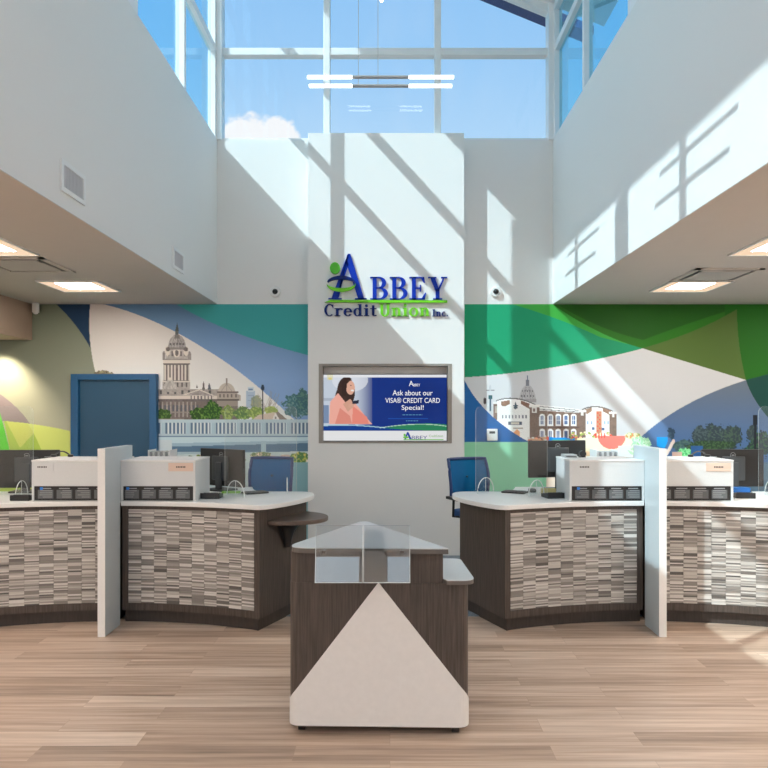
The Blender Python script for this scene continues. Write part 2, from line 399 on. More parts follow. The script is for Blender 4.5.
# ------------------------------------------------------------------ raster painter (printed pictures)
class Canvas:
    def __init__(s, px0, px1, py0, py1, step):
        s.x = np.arange(px0, px1+step*.5, step); s.y = np.arange(py0, py1+step*.5, step)
        s.X, s.Y = np.meshgrid(s.x, s.y); s.C = np.zeros(s.X.shape+(3,)); s.mult = 1.0
    def col(s, c): return np.array([lin(v) for v in c])
    def mask(s, P):
        X, Y = s.X, s.Y; m = np.zeros(X.shape, bool); n = len(P); j = n-1
        for i in range(n):
            xi, yi = P[i]; xj, yj = P[j]
            if yi != yj: m ^= ((yi > Y) != (yj > Y)) & (X < (xj-xi)*(Y-yi)/(yj-yi)+xi)
            j = i
        return m
    def fill(s, m, c, c2=None, y0=0, y1=1, a=1.0):
        if c2 is None: s.C[m] = s.C[m]*(1-a)+s.col(c)*a
        else:
            t = np.clip((s.Y-y0)/(y1-y0),0,1)[...,None]; g = s.col(c)*(1-t)+s.col(c2)*t; s.C[m] = (s.C*(1-a)+g*a)[m]
    def poly(s, P, c, c2=None, y0=0, y1=1, a=1.0): s.fill(s.mask(P), c, c2, y0, y1, a)
    def rect(s, x0, x1, y0, y1, c, a=1.0): s.fill((s.X>=x0)&(s.X<=x1)&(s.Y>=y0)&(s.Y<=y1), c, a=a)
    def ell(s, cx, cy, rx, ry, c, a=1.0, ymax=1e9, ymin=-1e9): s.fill((((s.X-cx)/rx)**2+((s.Y-cy)/ry)**2 <= 1)&(s.Y<=ymax)&(s.Y>=ymin), c, a=a)
    def line(s, x0, y0, x1, y1, w, c, a=1.0):
        dx, dy = x1-x0, y1-y0; L = dx*dx+dy*dy
        t = np.clip(((s.X-x0)*dx+(s.Y-y0)*dy)/L,0,1); s.fill(np.hypot(s.X-x0-t*dx, s.Y-y0-t*dy) <= w/2, c, a=a)
    def noise(s, sc):
        H, W = s.X.shape; st = s.x[1]-s.x[0]; n = max(2,int((s.x[-1]-s.x[0])/sc)+2); m = max(2,int((s.y[-1]-s.y[0])/sc)+2)
        g = rng.random((m,n)); u = (s.X-s.x[0])/sc; v = (s.Y-s.y[0])/sc
        i = np.clip(u.astype(int),0,n-2); j = np.clip(v.astype(int),0,m-2); fu = u-i; fv = v-j
        return (g[j,i]*(1-fu)+g[j,i+1]*fu)*(1-fv)+(g[j+1,i]*(1-fu)+g[j+1,i+1]*fu)*fv
    def foliage(s, cx, cy, rx, ry, c1, c2, c3=None, a=1.0):
        n1 = s.noise(4.0); n2 = s.noise(1.2)
        m = (((s.X-cx)/rx)**2+((s.Y-cy)/ry)**2 + (n1-.5)*.9+(n2-.5)*.6 <= .85)
        s.fill(m, c1, a=a); s.fill(m & (n2 > .55), c2, a=a)
        if c3: s.fill(m & (n2 > .78), c3, a=a)
    def mesh(s, name, m, y, parent=None, extra=None, mult=1.0, thick=.003):
        # x,y in photograph units measured on the plane at distance `y`
        k = y/F; H, W = s.X.shape
        V = np.stack([(s.X-CX)*k, np.zeros_like(s.X), EYE+(CY-s.Y)*k], -1).reshape(-1,3); C = (s.C*mult).reshape(-1,3)
        base = np.array([(s.x[0]+s.x[-1]-2*CX)*k/2, y, 0])
        V[:,0] -= base[0]
        i = np.arange((H-1)*(W-1)); r = i//(W-1); q = i%(W-1); a = r*W+q
        Fc = np.stack([a, a+W, a+W+1, a+1], -1)
        # solid rim: back sheet of four corners
        me = bpy.data.meshes.new(name)
        nb = len(V); x0, x1, z0, z1 = V[:,0].min(), V[:,0].max(), V[:,2].min(), V[:,2].max()
        V = np.vstack([V, [[x0,thick,z0],[x1,thick,z0],[x1,thick,z1],[x0,thick,z1]]]); C = np.vstack([C, np.full((4,3),.5)])
        vs = len(V); me.vertices.add(vs); me.vertices.foreach_set('co', V.astype(np.float32).ravel())
        nf = len(Fc)+1; me.loops.add(nf*4); idx = np.vstack([Fc, [[nb,nb+1,nb+2,nb+3]]]).astype(np.int32)
        me.loops.foreach_set('vertex_index', idx.ravel()); me.polygons.add(nf)
        me.polygons.foreach_set('loop_start', np.arange(0,nf*4,4,dtype=np.int32))
        me.update(calc_edges=True)
        at = me.attributes.new('Col','FLOAT_COLOR','POINT')
        at.data.foreach_set('color', np.hstack([np.clip(C,0,1), np.ones((vs,1))]).astype(np.float32).ravel())
        me.materials.append(m)
        o = bpy.data.objects.new(name, me); COL.objects.link(o)
        loc = Vector(base)
        if parent is not None: o.parent = parent; o.location = loc-Vector(parent_world(parent))
        else: o.location = loc
        return o

def bez(p0, p1, p2, n=14): return [((1-t)**2*p0[0]+2*t*(1-t)*p1[0]+t*t*p2[0], (1-t)**2*p0[1]+2*t*(1-t)*p1[1]+t*t*p2[1]) for t in [i/n for i in range(n+1)]]

# ---- mural on the blue-door side
def capitol(K):
    st=(176,166,158); dk=(112,104,100); lt=(205,197,188); mid=(146,137,131)
    def P(x,y): return (155+x/6.99, 315+y/6.98)
    def pp(L, c): K.poly([P(*q) for q in L], c)
    # lower block
    K.rect(157,238,398,421,(122,110,104)); 
    for i in range(10): K.rect(158+i*4.1,159.2+i*4.1,402,417,(165,155,148)); K.rect(160+i*4.1,161.6+i*4.1,405,411,(90,92,100))
    K.rect(157,222,396,399.3,lt); K.rect(157,222,399.3,401.3,dk); K.rect(157,222,411.5,412.8,(150,140,132))
    K.rect(157,224,389,396,(168,158,150))
    for i in range(8): K.rect(160+i*7,162.2+i*7,390.5,394,(95,92,92))
    pp([(190,558),(310,517),(440,572)], lt); pp([(215,556),(310,526),(410,566)], (160,150,145))
    for i in range(7): K.rect(190.5+i*3.4,191.8+i*3.4,396,399,(110,104,104))
    pp([(440,580),(445,545),(559,545),(600,560),(600,600),(440,600)], (178,168,158))
    for i in range(6): K.rect(220+i*3.2,221.4+i*3.2,394.5,398,(96,92,94))
    # drum and colonnade
    K.rect(162.4,190.2,381,390,st); K.rect(162.4,190.2,380,382,lt)
    for i in range(6): K.rect(164+i*4.3,165.8+i*4.3,382.5,387,(105,98,95))
    K.rect(163.8,189.2,364,381,(120,111,106))
    for i in range(8): K.rect(164+i*3.45,165.6+i*3.45,365,380.5,lt)
    K.rect(163.2,190,360,364,lt); K.rect(163.2,190,363.4,364.6,dk); K.rect(162.6,190.4,358.8,360.2,mid)
    K.rect(165.6,188.4,349,359,st)
    for i in range(5): K.rect(167+i*4.3,169+i*4.3,351,356,(108,100,98))
    K.ell(167.5,351,2.6,5,lt); K.ell(186,351,2.6,5,lt); K.ell(176.8,352,3.6,5.4,lt); K.ell(176.8,353,1.8,3,dk)
    # dome
    K.ell(177,349.5,9.2,15,(160,153,148),ymax=349.5); K.ell(174,347,4,11,(190,183,176),a=.6,ymax=349)
    for x in (170.5,173.8,177,180.2,183.5): K.line(x,348.5,177+(x-177)*.35,337,.45,(120,113,110)); K.ell(x,344,.9,1.3,(100,95,94))
    K.rect(168,186,347.6,349.8,(135,127,122))
    K.rect(174.4,179.6,334.5,338.5,(120,115,110)); K.rect(175.3,178.7,330,335,(95,98,96)); K.poly([(175,331),(177.2,322.5),(179,331)],(70,80,80))
    # small dome
    K.ell(170,390,6.6,10.5,(192,184,176),ymax=390); K.rect(163.4,176.6,389,392,(165,156,148)); K.ell(170,379.2,1.2,2,lt)
    for x in (166.5,170,173.5): K.line(x,389,170,380.5,.4,(150,140,134))
    # statues
    K.poly([(202.2,390),(202.8,384),(203.5,381.2),(204.4,384),(204.8,390)],(112,106,102)); K.poly([(207.6,390),(208.4,385),(209.2,382.6),(210.4,386),(211.2,390)],(92,96,104)); K.poly([(196,388),(197,384.5),(198,388)],(112,106,102))
    K.ell(163.9,357,1.6,6,mid,ymax=360); K.ell(189.6,357,1.6,6,mid,ymax=360); K.ell(168,349.2,2.2,2.2,dk); K.ell(185.8,349.2,2.2,2.2,dk)
    n_ = K.noise(1.1)*.5+K.noise(2.6)*.5; m_ = (K.X>157)&(K.X<239)&(K.Y>323)&(K.Y<421)&(K.C[...,0]<.58)&(K.C[...,2]<K.C[...,0]*1.15); K.C[m_] *= (.62+.55*n_[m_])[:,None]*np.array([.97,1,1.05])
    # right dome
    K.ell(226.6,393,8.6,10,(186,178,168),ymax=392); K.rect(217,237.5,392,399,(170,160,150)); K.rect(217,238.5,391.5,392.8,dk); K.rect(225.8,227.4,378,384,(140,130,124))
    for x in (220.5,226.6,232.5): K.line(x,392,226.6,384,.4,(140,132,126))
    for i in range(5): K.rect(219+i*4,220.6+i*4,394,397.5,(112,106,104))
    K.rect(217,239,399,401,(90,84,80)); K.rect(217,238,401,406,(150,140,132))
K = Canvas(-50, 308, 304.2, 462, .55)
K.C[:] = K.col((150,150,128))
K.poly([(-60,300),(100,300),(100,470),(-60,470)],(104,114,98),(148,150,132),300,430)
K.poly([(-60,300),(56,300),(56,304)]+bez((56,304),(80,330),(91,350))+[(94,374),(94,470),(-60,470)],(108,118,102),(152,154,138),304,440)
# pale sky
K.poly([(90,300)]+bez((90,300),(87,345),(97,378))+[(97,470),(320,470),(320,300)],(196,190,186),(224,224,222),310,400)
K.poly([(54,302)]+bez((56,304),(76,322),(90.5,348))+bez((90.5,348),(87.5,325),(90.5,302)),(24,52,82))
# blue band and teal
K.poly([(96,302)]+bez((98,303),(150,314),(205,349))+bez((205,349),(245,372),(290,416))+[(320,440),(320,300)],(82,116,150),(130,160,200),310,380)
K.poly([(172,302)]+bez((176,304),(230,337),(320,358))+[(320,300)],(55,146,146))
# greens in the low corner
K.poly([(-60,360),(-40,370)]+bez((-40,372),(12,395),(30,424))+[(4,421),(-60,421)],(120,112,116))
K.poly([(-60,370),(-30,372)]+bez((-10,386),(2,412),(14,470))+[(-60,470)],(78,172,52))
K.poly([(4,421)]+bez((4,421),(40,424),(70,431))+[(70,470),(14,470)],(176,190,106))
K.poly([(4,421),(28,424)]+bez((28,424),(40,442),(48,470))+[(14,470)],(140,166,72))
K.poly([(6,421),(28,424),(34,433),(20,448)],(168,178,92))
K.foliage(103,374,10,5,(120,108,90),(160,150,120),(90,80,70))
capitol(K)
# water tower building, right trees, house
K.rect(246,255,391,408,(170,186,202)); K.rect(248,254,387,392,(196,206,214)); K.rect(248.5,253,388.5,390.5,(110,135,165)); K.rect(248,254,395,396,(130,150,175)); K.rect(248,254,400,401,(130,150,175))
for i in range(26):
    a = random.uniform(-2.6,-.5); x = 268+random.uniform(-5,5); y = 412; L = random.uniform(8,22)
    K.line(x,y,x+math.cos(a)*L,y+math.sin(a)*L,.5,(150,140,130),a=.6)
K.foliage(256,402,6,9,(120,130,100),(160,160,130),a=.8)
K.foliage(298,406,15,13,(70,110,118),(98,138,140),(120,150,140))
K.foliage(303,400,9,12,(66,104,112),(90,130,120))
K.foliage(163,416,9,7,(54,84,40),(86,120,56)); K.foliage(199,415,10,7,(48,78,36),(80,120,50),(110,150,70)); K.foliage(213,411,10,10,(44,80,36),(84,126,52),(60,96,44))
K.foliage(228,412,8,8,(110,130,70),(150,170,90)); K.foliage(243,413,10,7,(70,110,50),(120,155,70),(150,180,90)); K.foliage(256,413,8,7,(110,140,60),(160,180,90)); K.foliage(272,411,7,5,(140,160,80),(180,190,110))
K.poly([(250,422),(258,415),(275,412),(284,422)],(206,190,176)); K.poly([(275,413),(278,411.5),(290,422),(281,422)],(130,118,112)); K.poly([(271,422),(275.5,412.5),(281,422)],(226,222,218)); K.rect(275,276.5,416.5,419,(120,120,120))
K.rect(157,184,419,422,(170,160,152))
K.rect(262.1,263.3,389,422,(40,48,58)); K.ell(262.7,388,1.9,2.6,(42,54,72)); K.rect(261.4,264,384.6,386,(30,40,50))
# balustrade
K.rect(157,312,420.5,436.5,(92,118,142))
for i in range(-1,8):
    x0 = 188+i*25.1
    K.rect(x0-2.6,x0+2.6,419.6,437,(168,190,200)); K.rect(x0-2.6,x0-1.6,421,436,(196,212,218))
    for j in range(5): xx = x0+5.0+j*3.75; K.rect(xx-.3,xx+1.35,422.6,434.2,(206,216,218))
K.rect(157,312,419.4,422.6,(180,198,206)); K.rect(157,312,433.8,436.2,(172,192,202)); K.rect(157,312,436,437.2,(104,132,156))
K.poly([(157,437),(312,437),(312,441),(157,446)],(188,208,216)); K.poly([(157,443.5),(312,440.5),(312,443),(157,447)],(150,178,194))
K.poly([(157,447),(312,443),(312,453),(157,456)],(86,116,142)); K.rect(261,266,441,454,(160,186,196)); K.rect(157,172,440,456,(196,208,214))
K.rect(157,312,452,456,(160,182,190)); K.poly([(157,470),(157,455),(240,453),(312,451),(312,470)],(188,202,202))
for i in range(60):
    x = random.uniform(158,308); K.ell(x,random.uniform(455.5,461),random.uniform(1.5,4),random.uniform(.8,2),random.choice([(214,190,176),(226,208,196),(190,170,158),(120,140,60),(90,120,50),(70,100,60)]))
K.foliage(166,457,8,3,(110,160,50),(150,190,70)); K.foliage(300,458,10,6,(90,130,80),(170,180,90),(220,200,120)); K.foliage(262,456,12,4,(110,130,90),(190,180,150),(230,210,190))
def ext(K, rows):  # extend canvas downwards with coarse rows repeating the given colours
    ys = np.array([r[0] for r in rows]); X, Y = np.meshgrid(K.x, ys); C = np.zeros(X.shape+(3,))
    for i,(y,fn) in enumerate(rows):
        for j,x in enumerate(K.x): C[i,j] = K.col(fn(x))
    K.X = np.vstack([K.X,X]); K.Y = np.vstack([K.Y,Y]); K.C = np.vstack([K.C,C])
rowL = lambda x: (150,176,84) if x < 66 else ((128,168,176) if x > 284 else (176,192,194))
ext(K, [(462.6,rowL),(500,rowL),(551.8,rowL)])
SH = 1.3
tag(K.mesh('wall_mural', ATT, YB-.004, mult=SH), 'printed wall mural with domed courthouse and bridge railing behind the counters by the blue door', 'mural')

# ---- mural on the dark green side
K = Canvas(464.5, 790, 304.2, 462, .55)
K.C[:] = K.col((200,196,192))
K.poly([(460,300),(800,300),(800,470),(460,470)],(196,200,204),(186,190,194),330,430)
K.poly([(460,300),(660,300),(660,345)]+bez((648,347),(560,371),(463,377.5))+[(460,377)],(20,140,98))
K.poly([(500,300)]+bez((513,304.5),(560,318),(600,337))+[(643,348),(660,300)],(58,158,62))  # sunlit part of the dark green, sun put into the colour
K.poly([(552,300)]+bez((552,304),(600,337),(643,348.5))+[(700,330),(800,330),(800,300)],(34,104,20))
K.poly([(552,300)]+bez((560,306),(600,330),(643,340))+bez((643,340),(690,322),(737,308))+[(737,300)],(24,84,14))
K.poly([(725,300),(755,300),(755,372),(746,380),(725,372)],(22,94,14))
K.poly([(643,348.5)]+bez((643,348),(700,332),(737,309))+bez((737,309),(737,345),(746,380)),(74,100,44))
K.poly([(737,300)]+bez((737,305),(737,345),(746,380))+[(800,366),(800,300)],(22,94,14))
# slate sweep
K.poly([(620,470)]+bez((630,448),(670,404),(746,380))+[(800,366),(800,470)],(92,106,122),(70,104,150),385,440)
K.poly([(746,380)]+bez((746,380),(752,400),(772,422))+[(800,440),(800,366)],(12,64,58))
# blue disc and mint field
K.poly([(460,372)]+bez((463,377),(480,415),(529,442))+[(460,442)],(22,90,152))
K.rect(460,546,441.5,470,(128,190,156))
# courthouse dome
def Q(x,y): return (465+x/9.6, 365+y/9.6)
g1=(150,152,158); g2=(190,194,198); dk=(96,94,98)
K.ell(527.5,402,8.3,17,(168,170,174),ymax=402)
for x in (521.5,524.5,527.5,530.5,533.5): K.line(x,400,527.5+(x-527.5)*.3,387,.4,(120,120,126)); K.ell(x,396,.8,1.1,(96,98,106)); K.ell(527.5+(x-527.5)*.8,391,.6,.9,(96,98,106))
K.rect(519,536.5,399,402.5,(150,150,154)); K.rect(526,529,380,386,(110,116,126)); K.rect(526.8,528.2,375.5,381,(96,110,130))
# lamp
K.rect(489.3,491.1,396,411,(70,92,110)); K.rect(488.3,492.1,395.5,399,(30,90,86)); K.rect(486,494.5,390,391,(130,130,136)); K.ell(490.2,388,1.1,3,(176,180,186))
K.ell(484.8,401,1.5,3.5,(70,66,70))
# left tower and facade
K.rect(493.4,499.4,402.4,420,(118,100,92)); K.rect(492.8,500,401.6,404.2,(206,206,206)); K.rect(495,497.6,406,413,(170,160,152))
K.poly([(497,440)]+[(497,400.5)]+bez((497,400.5),(514,394),(537,405))+[(537,440)],(226,230,232))
for k in (0,1): K.poly(bez((496,400.4),(514,393.2),(537,405))+bez((537,406),(514,394.6),(496,401.4)),(92,94,98))
K.poly([(501,404.6),(501,401.5),(510,400),(510,404),(506,406),(502,406)],(136,108,92)); K.poly([(521,400.5),(529.5,403.5),(529.5,409),(525,406.5),(521,404)],(120,92,80))
K.poly([(513.6,408),(515.6,401.5),(517.6,408),(515.6,409.5)],(60,84,100)); K.rect(513.2,518,405,406.2,(60,84,100))
for i in range(8): K.rect(502+i*3.35,503.3+i*3.35,415,418.6,(98,104,120))
K.rect(508,522,421.5,425.2,(70,84,104)); K.rect(511,519,422.2,424.4,(206,200,190))
K.poly([(514,432),(517,429),(520,432),(520,438),(514,438)],(220,160,110)); K.rect(513,523,427.5,429,(160,150,140))
K.rect(529.6,539.6,405.4,442,(104,86,78)); K.rect(529.2,540.4,404.4,407.6,(214,214,212)); K.rect(532,536.6,407.6,413,(206,206,204)); K.rect(533.2,535.4,408.6,411.6,(110,95,88))
# brick row
K.poly([(539.6,405),(580,409.6),(580,442),(539.6,442)],(118,98,88))
K.poly([(539.6,404.8),(580,409.4),(580,413),(539.6,410.4)],(214,216,216)); K.line(539.6,406.4,580,410.6,.6,(80,82,90)); K.line(539.6,409.2,580,412.2,.7,(90,88,94))
for cx_ in (542.2,550.4,558.2,566,573.6):
    K.ell(cx_,416.5,2.9,2.6,(224,226,228)); K.rect(cx_-2.9,cx_+2.9,416.5,426,(220,224,226)); K.rect(cx_-1.5,cx_+1.5,416.5,424.6,(92,112,150)); K.ell(cx_,416.7,1.5,1.3,(92,112,150)); K.rect(cx_-.25,cx_+.25,415.4,424.6,(210,214,220)); K.rect(cx_-1.5,cx_+1.5,420.2,420.7,(210,214,220))
    K.ell(cx_,431,2.7,2.2,(216,218,220)); K.rect(cx_-2.7,cx_+2.7,431,438,(214,216,220)); K.rect(cx_-1.4,cx_+1.4,430.8,438,(84,100,138)); K.rect(cx_-.25,cx_+.25,430.8,438,(204,208,214))
K.rect(539.6,580,426.8,428,(98,80,74))
# second facade
K.poly([(583,412)]+bez((583,409),(596,402),(613,411))+[(613,440),(583,440)],(226,230,234))
K.poly(bez((582,409.2),(596,402.2),(613,410.8))+bez((613,411.8),(596,403.8),(582,410.4)),(96,96,96))
K.poly([(584.5,413.5),(584.5,409.5),(592,407.4),(592,411),(588,413.8)],(146,118,100)); K.poly([(602,407.4),(611,410.5),(611,416),(606,413),(602,411)],(140,112,96))
K.rect(579,586,411,440,(116,98,90)); K.rect(578.4,586.6,410,412.4,(206,206,206)); K.rect(581,583.4,412.4,415.6,(200,200,198))
K.rect(609.4,616.4,412.6,438,(120,102,92)); K.rect(608.8,617,411.8,414,(206,206,206)); K.rect(612,614.4,414,417,(200,200,198))
K.rect(596,601.8,409.5,434,(180,128,102)); K.rect(594.8,603,408.4,411,(236,236,236))
for i in range(9): K.ell(598.8+(.9 if i%2 else -.9),413+i*2.2,.7,.8,(200,70,60))
for x in (587,590.5,604,607): K.rect(x,x+1.7,421,424.6,(150,176,206))
K.rect(592,594.4,427,430,(80,104,140)); K.rect(602,604.4,427.6,430.4,(80,104,140))
# awning and umbrella
K.poly([(528,438),(545,437),(578,439),(578,470),(528,470)],(190,150,120)); K.poly([(546,437),(574,438.2),(580,446),(548,446)],(10,134,206)); K.rect(552,570,440,442,(90,180,140))
for i in range(20): K.ell(random.uniform(529,548),random.uniform(436,442),1.4,1,random.choice([(224,150,120),(206,90,70),(200,200,196),(120,80,70)]))
for i in range(40): K.ell(random.uniform(570,612),random.uniform(432.5,439),1.5,1,random.choice([(236,190,150),(216,110,80),(206,84,70),(226,214,170),(150,170,90)]))
K.poly([(574,441),(584,437.5),(634,438),(632,446),(618,456),(612,470),(574,470)],(244,224,196)); K.poly([(577,450),(600,453),(615,457),(612,470),(577,470)],(240,206,170))
K.ell(611.8,436,14,13.2,(222,118,108),ymin=436)
for (x,w_) in ((595,1.6),(598.4,1.4),(601.2,1),(604,1.2)): K.rect(x,x+w_,433.4,438,(206,80,66))
for i in range(6): K.ell(601+i*1.9,454+i*.25,.65,.75,(216,80,72))
K.foliage(634,436,9,4,(214,210,180),(150,176,100),(220,120,90)); K.foliage(641,443,10,8,(150,206,170),(190,226,200),(120,180,130))
K.rect(618,642,446,470,(198,206,210)); K.foliage(636,450,9,6,(160,206,170),(200,226,200))
K.poly([(460,372)]+bez((463,377),(480,415),(529,442))+[(460,442)],(22,90,152)); K.rect(489.3,491.1,396,409,(70,92,110))
# slate side: trees, tent corner, lamp
K.foliage(671,434,4,6,(40,64,86),(52,80,96)); K.foliage(685,446,16,6,(56,84,92),(70,104,100))
K.foliage(717,440,24,16,(44,62,72),(66,88,86),(52,76,70)); K.foliage(700,436,9,10,(48,66,76),(66,86,92)); K.foliage(733,436,10,10,(46,64,70),(62,86,76)); K.foliage(712,446,26,6,(38,66,50),(60,92,60))
K.foliage(762,444,18,14,(40,58,64),(50,92,60),(60,80,80)); K.foliage(752,432,7,8,(48,64,72),(62,82,80))
K.rect(754,756.4,424,462,(28,36,46)); K.rect(753,757.4,415,425,(26,34,44))
K.poly([(657,437),(668,437),(668,441),(664,450),(657,446)],(20,136,206)); K.line(673.5,441,666.5,454,3.2,(214,206,200)); K.foliage(685,453,7,6,(120,200,140),(60,160,90),(160,220,170)); K.rect(672,682,452,470,(206,180,168))
K.rect(691,703,446,470,(40,90,150))
rowR = lambda x: (128,190,156) if x < 546 else ((214,200,184) if x < 634 else (84,112,132))
ext(K, [(462.6,rowR),(500,rowR),(551.8,rowR)])
n_ = K.noise(1.1)*.5+K.noise(2.6)*.5; m_ = (K.X>493)&(K.X<617)&(K.Y>398)&(K.Y<438)&(K.C[...,0]<.42)&(K.C[...,0]>.08); K.C[m_] *= (.75+.45*n_[m_])[:,None]
tag(K.mesh('wall_mural', ATT, YB-.004, mult=SH), 'printed wall mural with green arcs brick buildings and small white dome', 'mural')

# ------------------------------------------------------------------ television
tv = thing('television', 'wide screen showing a credit card advert set in the niche of the white column', 'television', (-.057,8.09,nz0+.004))
sx0, sx1, sz0, sz1 = -.765, .652, nz0+.012, 2.068
MB().box(sx0-.007,sx1+.007,8.062,8.112,nz0+.004,sz1+.008).build('casing', TVBLK, tv, bevel=.003)
YS = 8.0595; kk = F/YS
K = Canvas(CX+sx0*kk, CX+sx1*kk, CY-(sz1-EYE)*kk, CY-(sz0-EYE)*kk, .42)
K.C[:] = K.col((8,42,122))
tt = np.clip((K.X-352)/26,0,1)[...,None]; tt = tt*tt*(3-2*tt)
bg = K.col((196,206,220))*(1-tt)+K.col((6,44,126))*tt; K.C = bg+0*K.C
m = (K.X > 372); vv = np.clip(1-np.hypot((K.X-418)/36,(K.Y-402)/26),0,1)[...,None]; K.C = np.where(m[...,None], K.col((10,48,130))*(1-vv*.5)+K.col((4,26,88))*vv*.5, K.C)
K.ell(350,380,18,12,(224,228,236),a=.7); K.rect(321,329,405,423,(90,120,160),a=.8); K.rect(321,335,398,401,(170,180,196))
K.ell(346,392,9,15,(58,40,36)); K.ell(341,399,6,12,(64,44,38))
K.poly([(329,424),(330,402),(338,393),(346,403),(356,404),(366,417),(372,424)],(238,172,156)); K.poly([(335,424),(340,408),(350,416),(352,424)],(222,140,124)); K.poly([(352,424),(353,406),(367,417),(369,424)],(232,138,122))
K.poly([(343,404),(350,399),(355,404),(348,412)],(210,160,138))
K.ell(350.4,387.6,4.4,7,(224,172,150)); K.ell(352.4,390.5,1.6,.8,(240,236,230)); K.ell(350.8,385.4,.8,.5,(60,40,36)); K.poly([(342,382),(348,376.5),(352,379),(347,384),(346,396),(342,396)],(54,36,32))
K.poly([(352,401),(359,400),(358.6,403.6),(352.6,404)],(40,44,60)); K.ell(351,406,2.8,2.6,(214,164,142))
K.ell(330,378.6,1.6,1.2,(220,200,90))
x0 = K.x[0]-1; x1 = K.x[-1]+1
K.rect(x0,x1,0,377.3,(232,234,238)); K.rect(327,333,374,380,(224,214,140),a=.5)
K.poly([(x0,425)]+bez((x0,426),(360,422.5),(395,428))+bez((395,428),(425,432),(x1,431))+[(x1,432),(x0,432)],(10,60,140))
K.poly(bez((385,428),(420,421),(x1,424.6))+[(x1,430.6)]+bez((x1,430.6),(420,431.5),(385,428)),(40,130,90))
K.poly(bez((x0,425.4),(345,423),(385,427.4))+bez((385,428.2),(345,424),(x0,426.4)),(170,210,220)); K.poly(bez((380,427.6),(418,421),(x1,426))+bez((x1,426.7),(418,421.8),(380,428.2)),(190,224,200))
K.rect(x0,x1,430.8,460,(230,231,232))
# footer emblem
K.poly([(404,440),(407,432.2),(408.6,432.2),(412,440),(409.8,440),(407.6,435),(405.8,440)],(20,60,160)); K.ell(404.6,435,1.2,1.3,(110,190,70)); K.ell(406,437.3,3,1,(110,190,70))
K.rect(403.6,443.5,439.3,440,(110,190,70))
K.rect(388,428,418,418.8,(20,80,170))
scr = K.mesh('screen', SCREEN, YS, parent=tv, thick=.002)
def textmesh(s, name, m, cx, cz, y, width, height, parent, ext=.0006):
    cu = bpy.data.curves.new('t','FONT'); cu.body = s; cu.align_x = 'CENTER'; cu.size = 1
    ob = bpy.data.objects.new('t', cu); COL.objects.link(ob); dg = bpy.context.evaluated_depsgraph_get(); dg.update()
    me = bpy.data.meshes.new_from_object(ob.evaluated_get(dg)); bpy.data.objects.remove(ob)
    P = np.array([v.co[:] for v in me.vertices]); x0_,x1_,y0_,y1_ = P[:,0].min(),P[:,0].max(),P[:,1].min(),P[:,1].max()
    sx = width/(x1_-x0_); sy = height/(y1_-y0_); o0 = Vector(parent_world(parent))
    for v in me.vertices: v.co = Vector((cx+(v.co.x-(x0_+x1_)/2)*sx, y, cz+(v.co.y-(y0_+y1_)/2)*sy))-o0
    me.name = name; me.materials.clear(); me.materials.append(m)
    o = bpy.data.objects.new(name, me); COL.objects.link(o); o.parent = parent
    sd = o.modifiers.new('s','SOLIDIFY'); sd.thickness = ext; return o
def tpx(x, y): return ((x-CX)/kk, EYE+(CY-y)/kk)
for s_, x, y, w_, h_, m in (('Ask about our',412.6,392.8,40,5.2,SCRW),('VISA® CREDIT CARD',412.6,400.3,54.5,5.2,SCRW),('Special!',412.6,408.2,22,6.2,SCRW),('BBEY',416.8,385.0,6.6,2.6,SCRW),('A',411.2,383.4,4.6,5.2,SCRW),
                         ('BBEY',419.5,437.6,15.5,3.6,pbr('s_blue',rgb(20,60,150),.5)),('CreditUnion',436,435.9,14,2.4,pbr('s_green',rgb(110,190,70),.5))):
    X_, Z_ = tpx(x,y); textmesh(s_, 'screen_text', m, X_, Z_, YS-.0015, w_/kk, h_/kk, tv)
for x0_, x1_, y in ((402.5,422.5,414.8),(406,418,420.8)):
    x = x0_; bars = MB()
    while x < x1_:
        L = random.uniform(1.4,3); a = tpx(x,y+.45); b = tpx(min(x+L,x1_),y-.45); bars.box(a[0],b[0],YS-.002,YS-.001,a[1],b[1]); x += L+.8
    bars.build('fine_print', SCRC, tv)

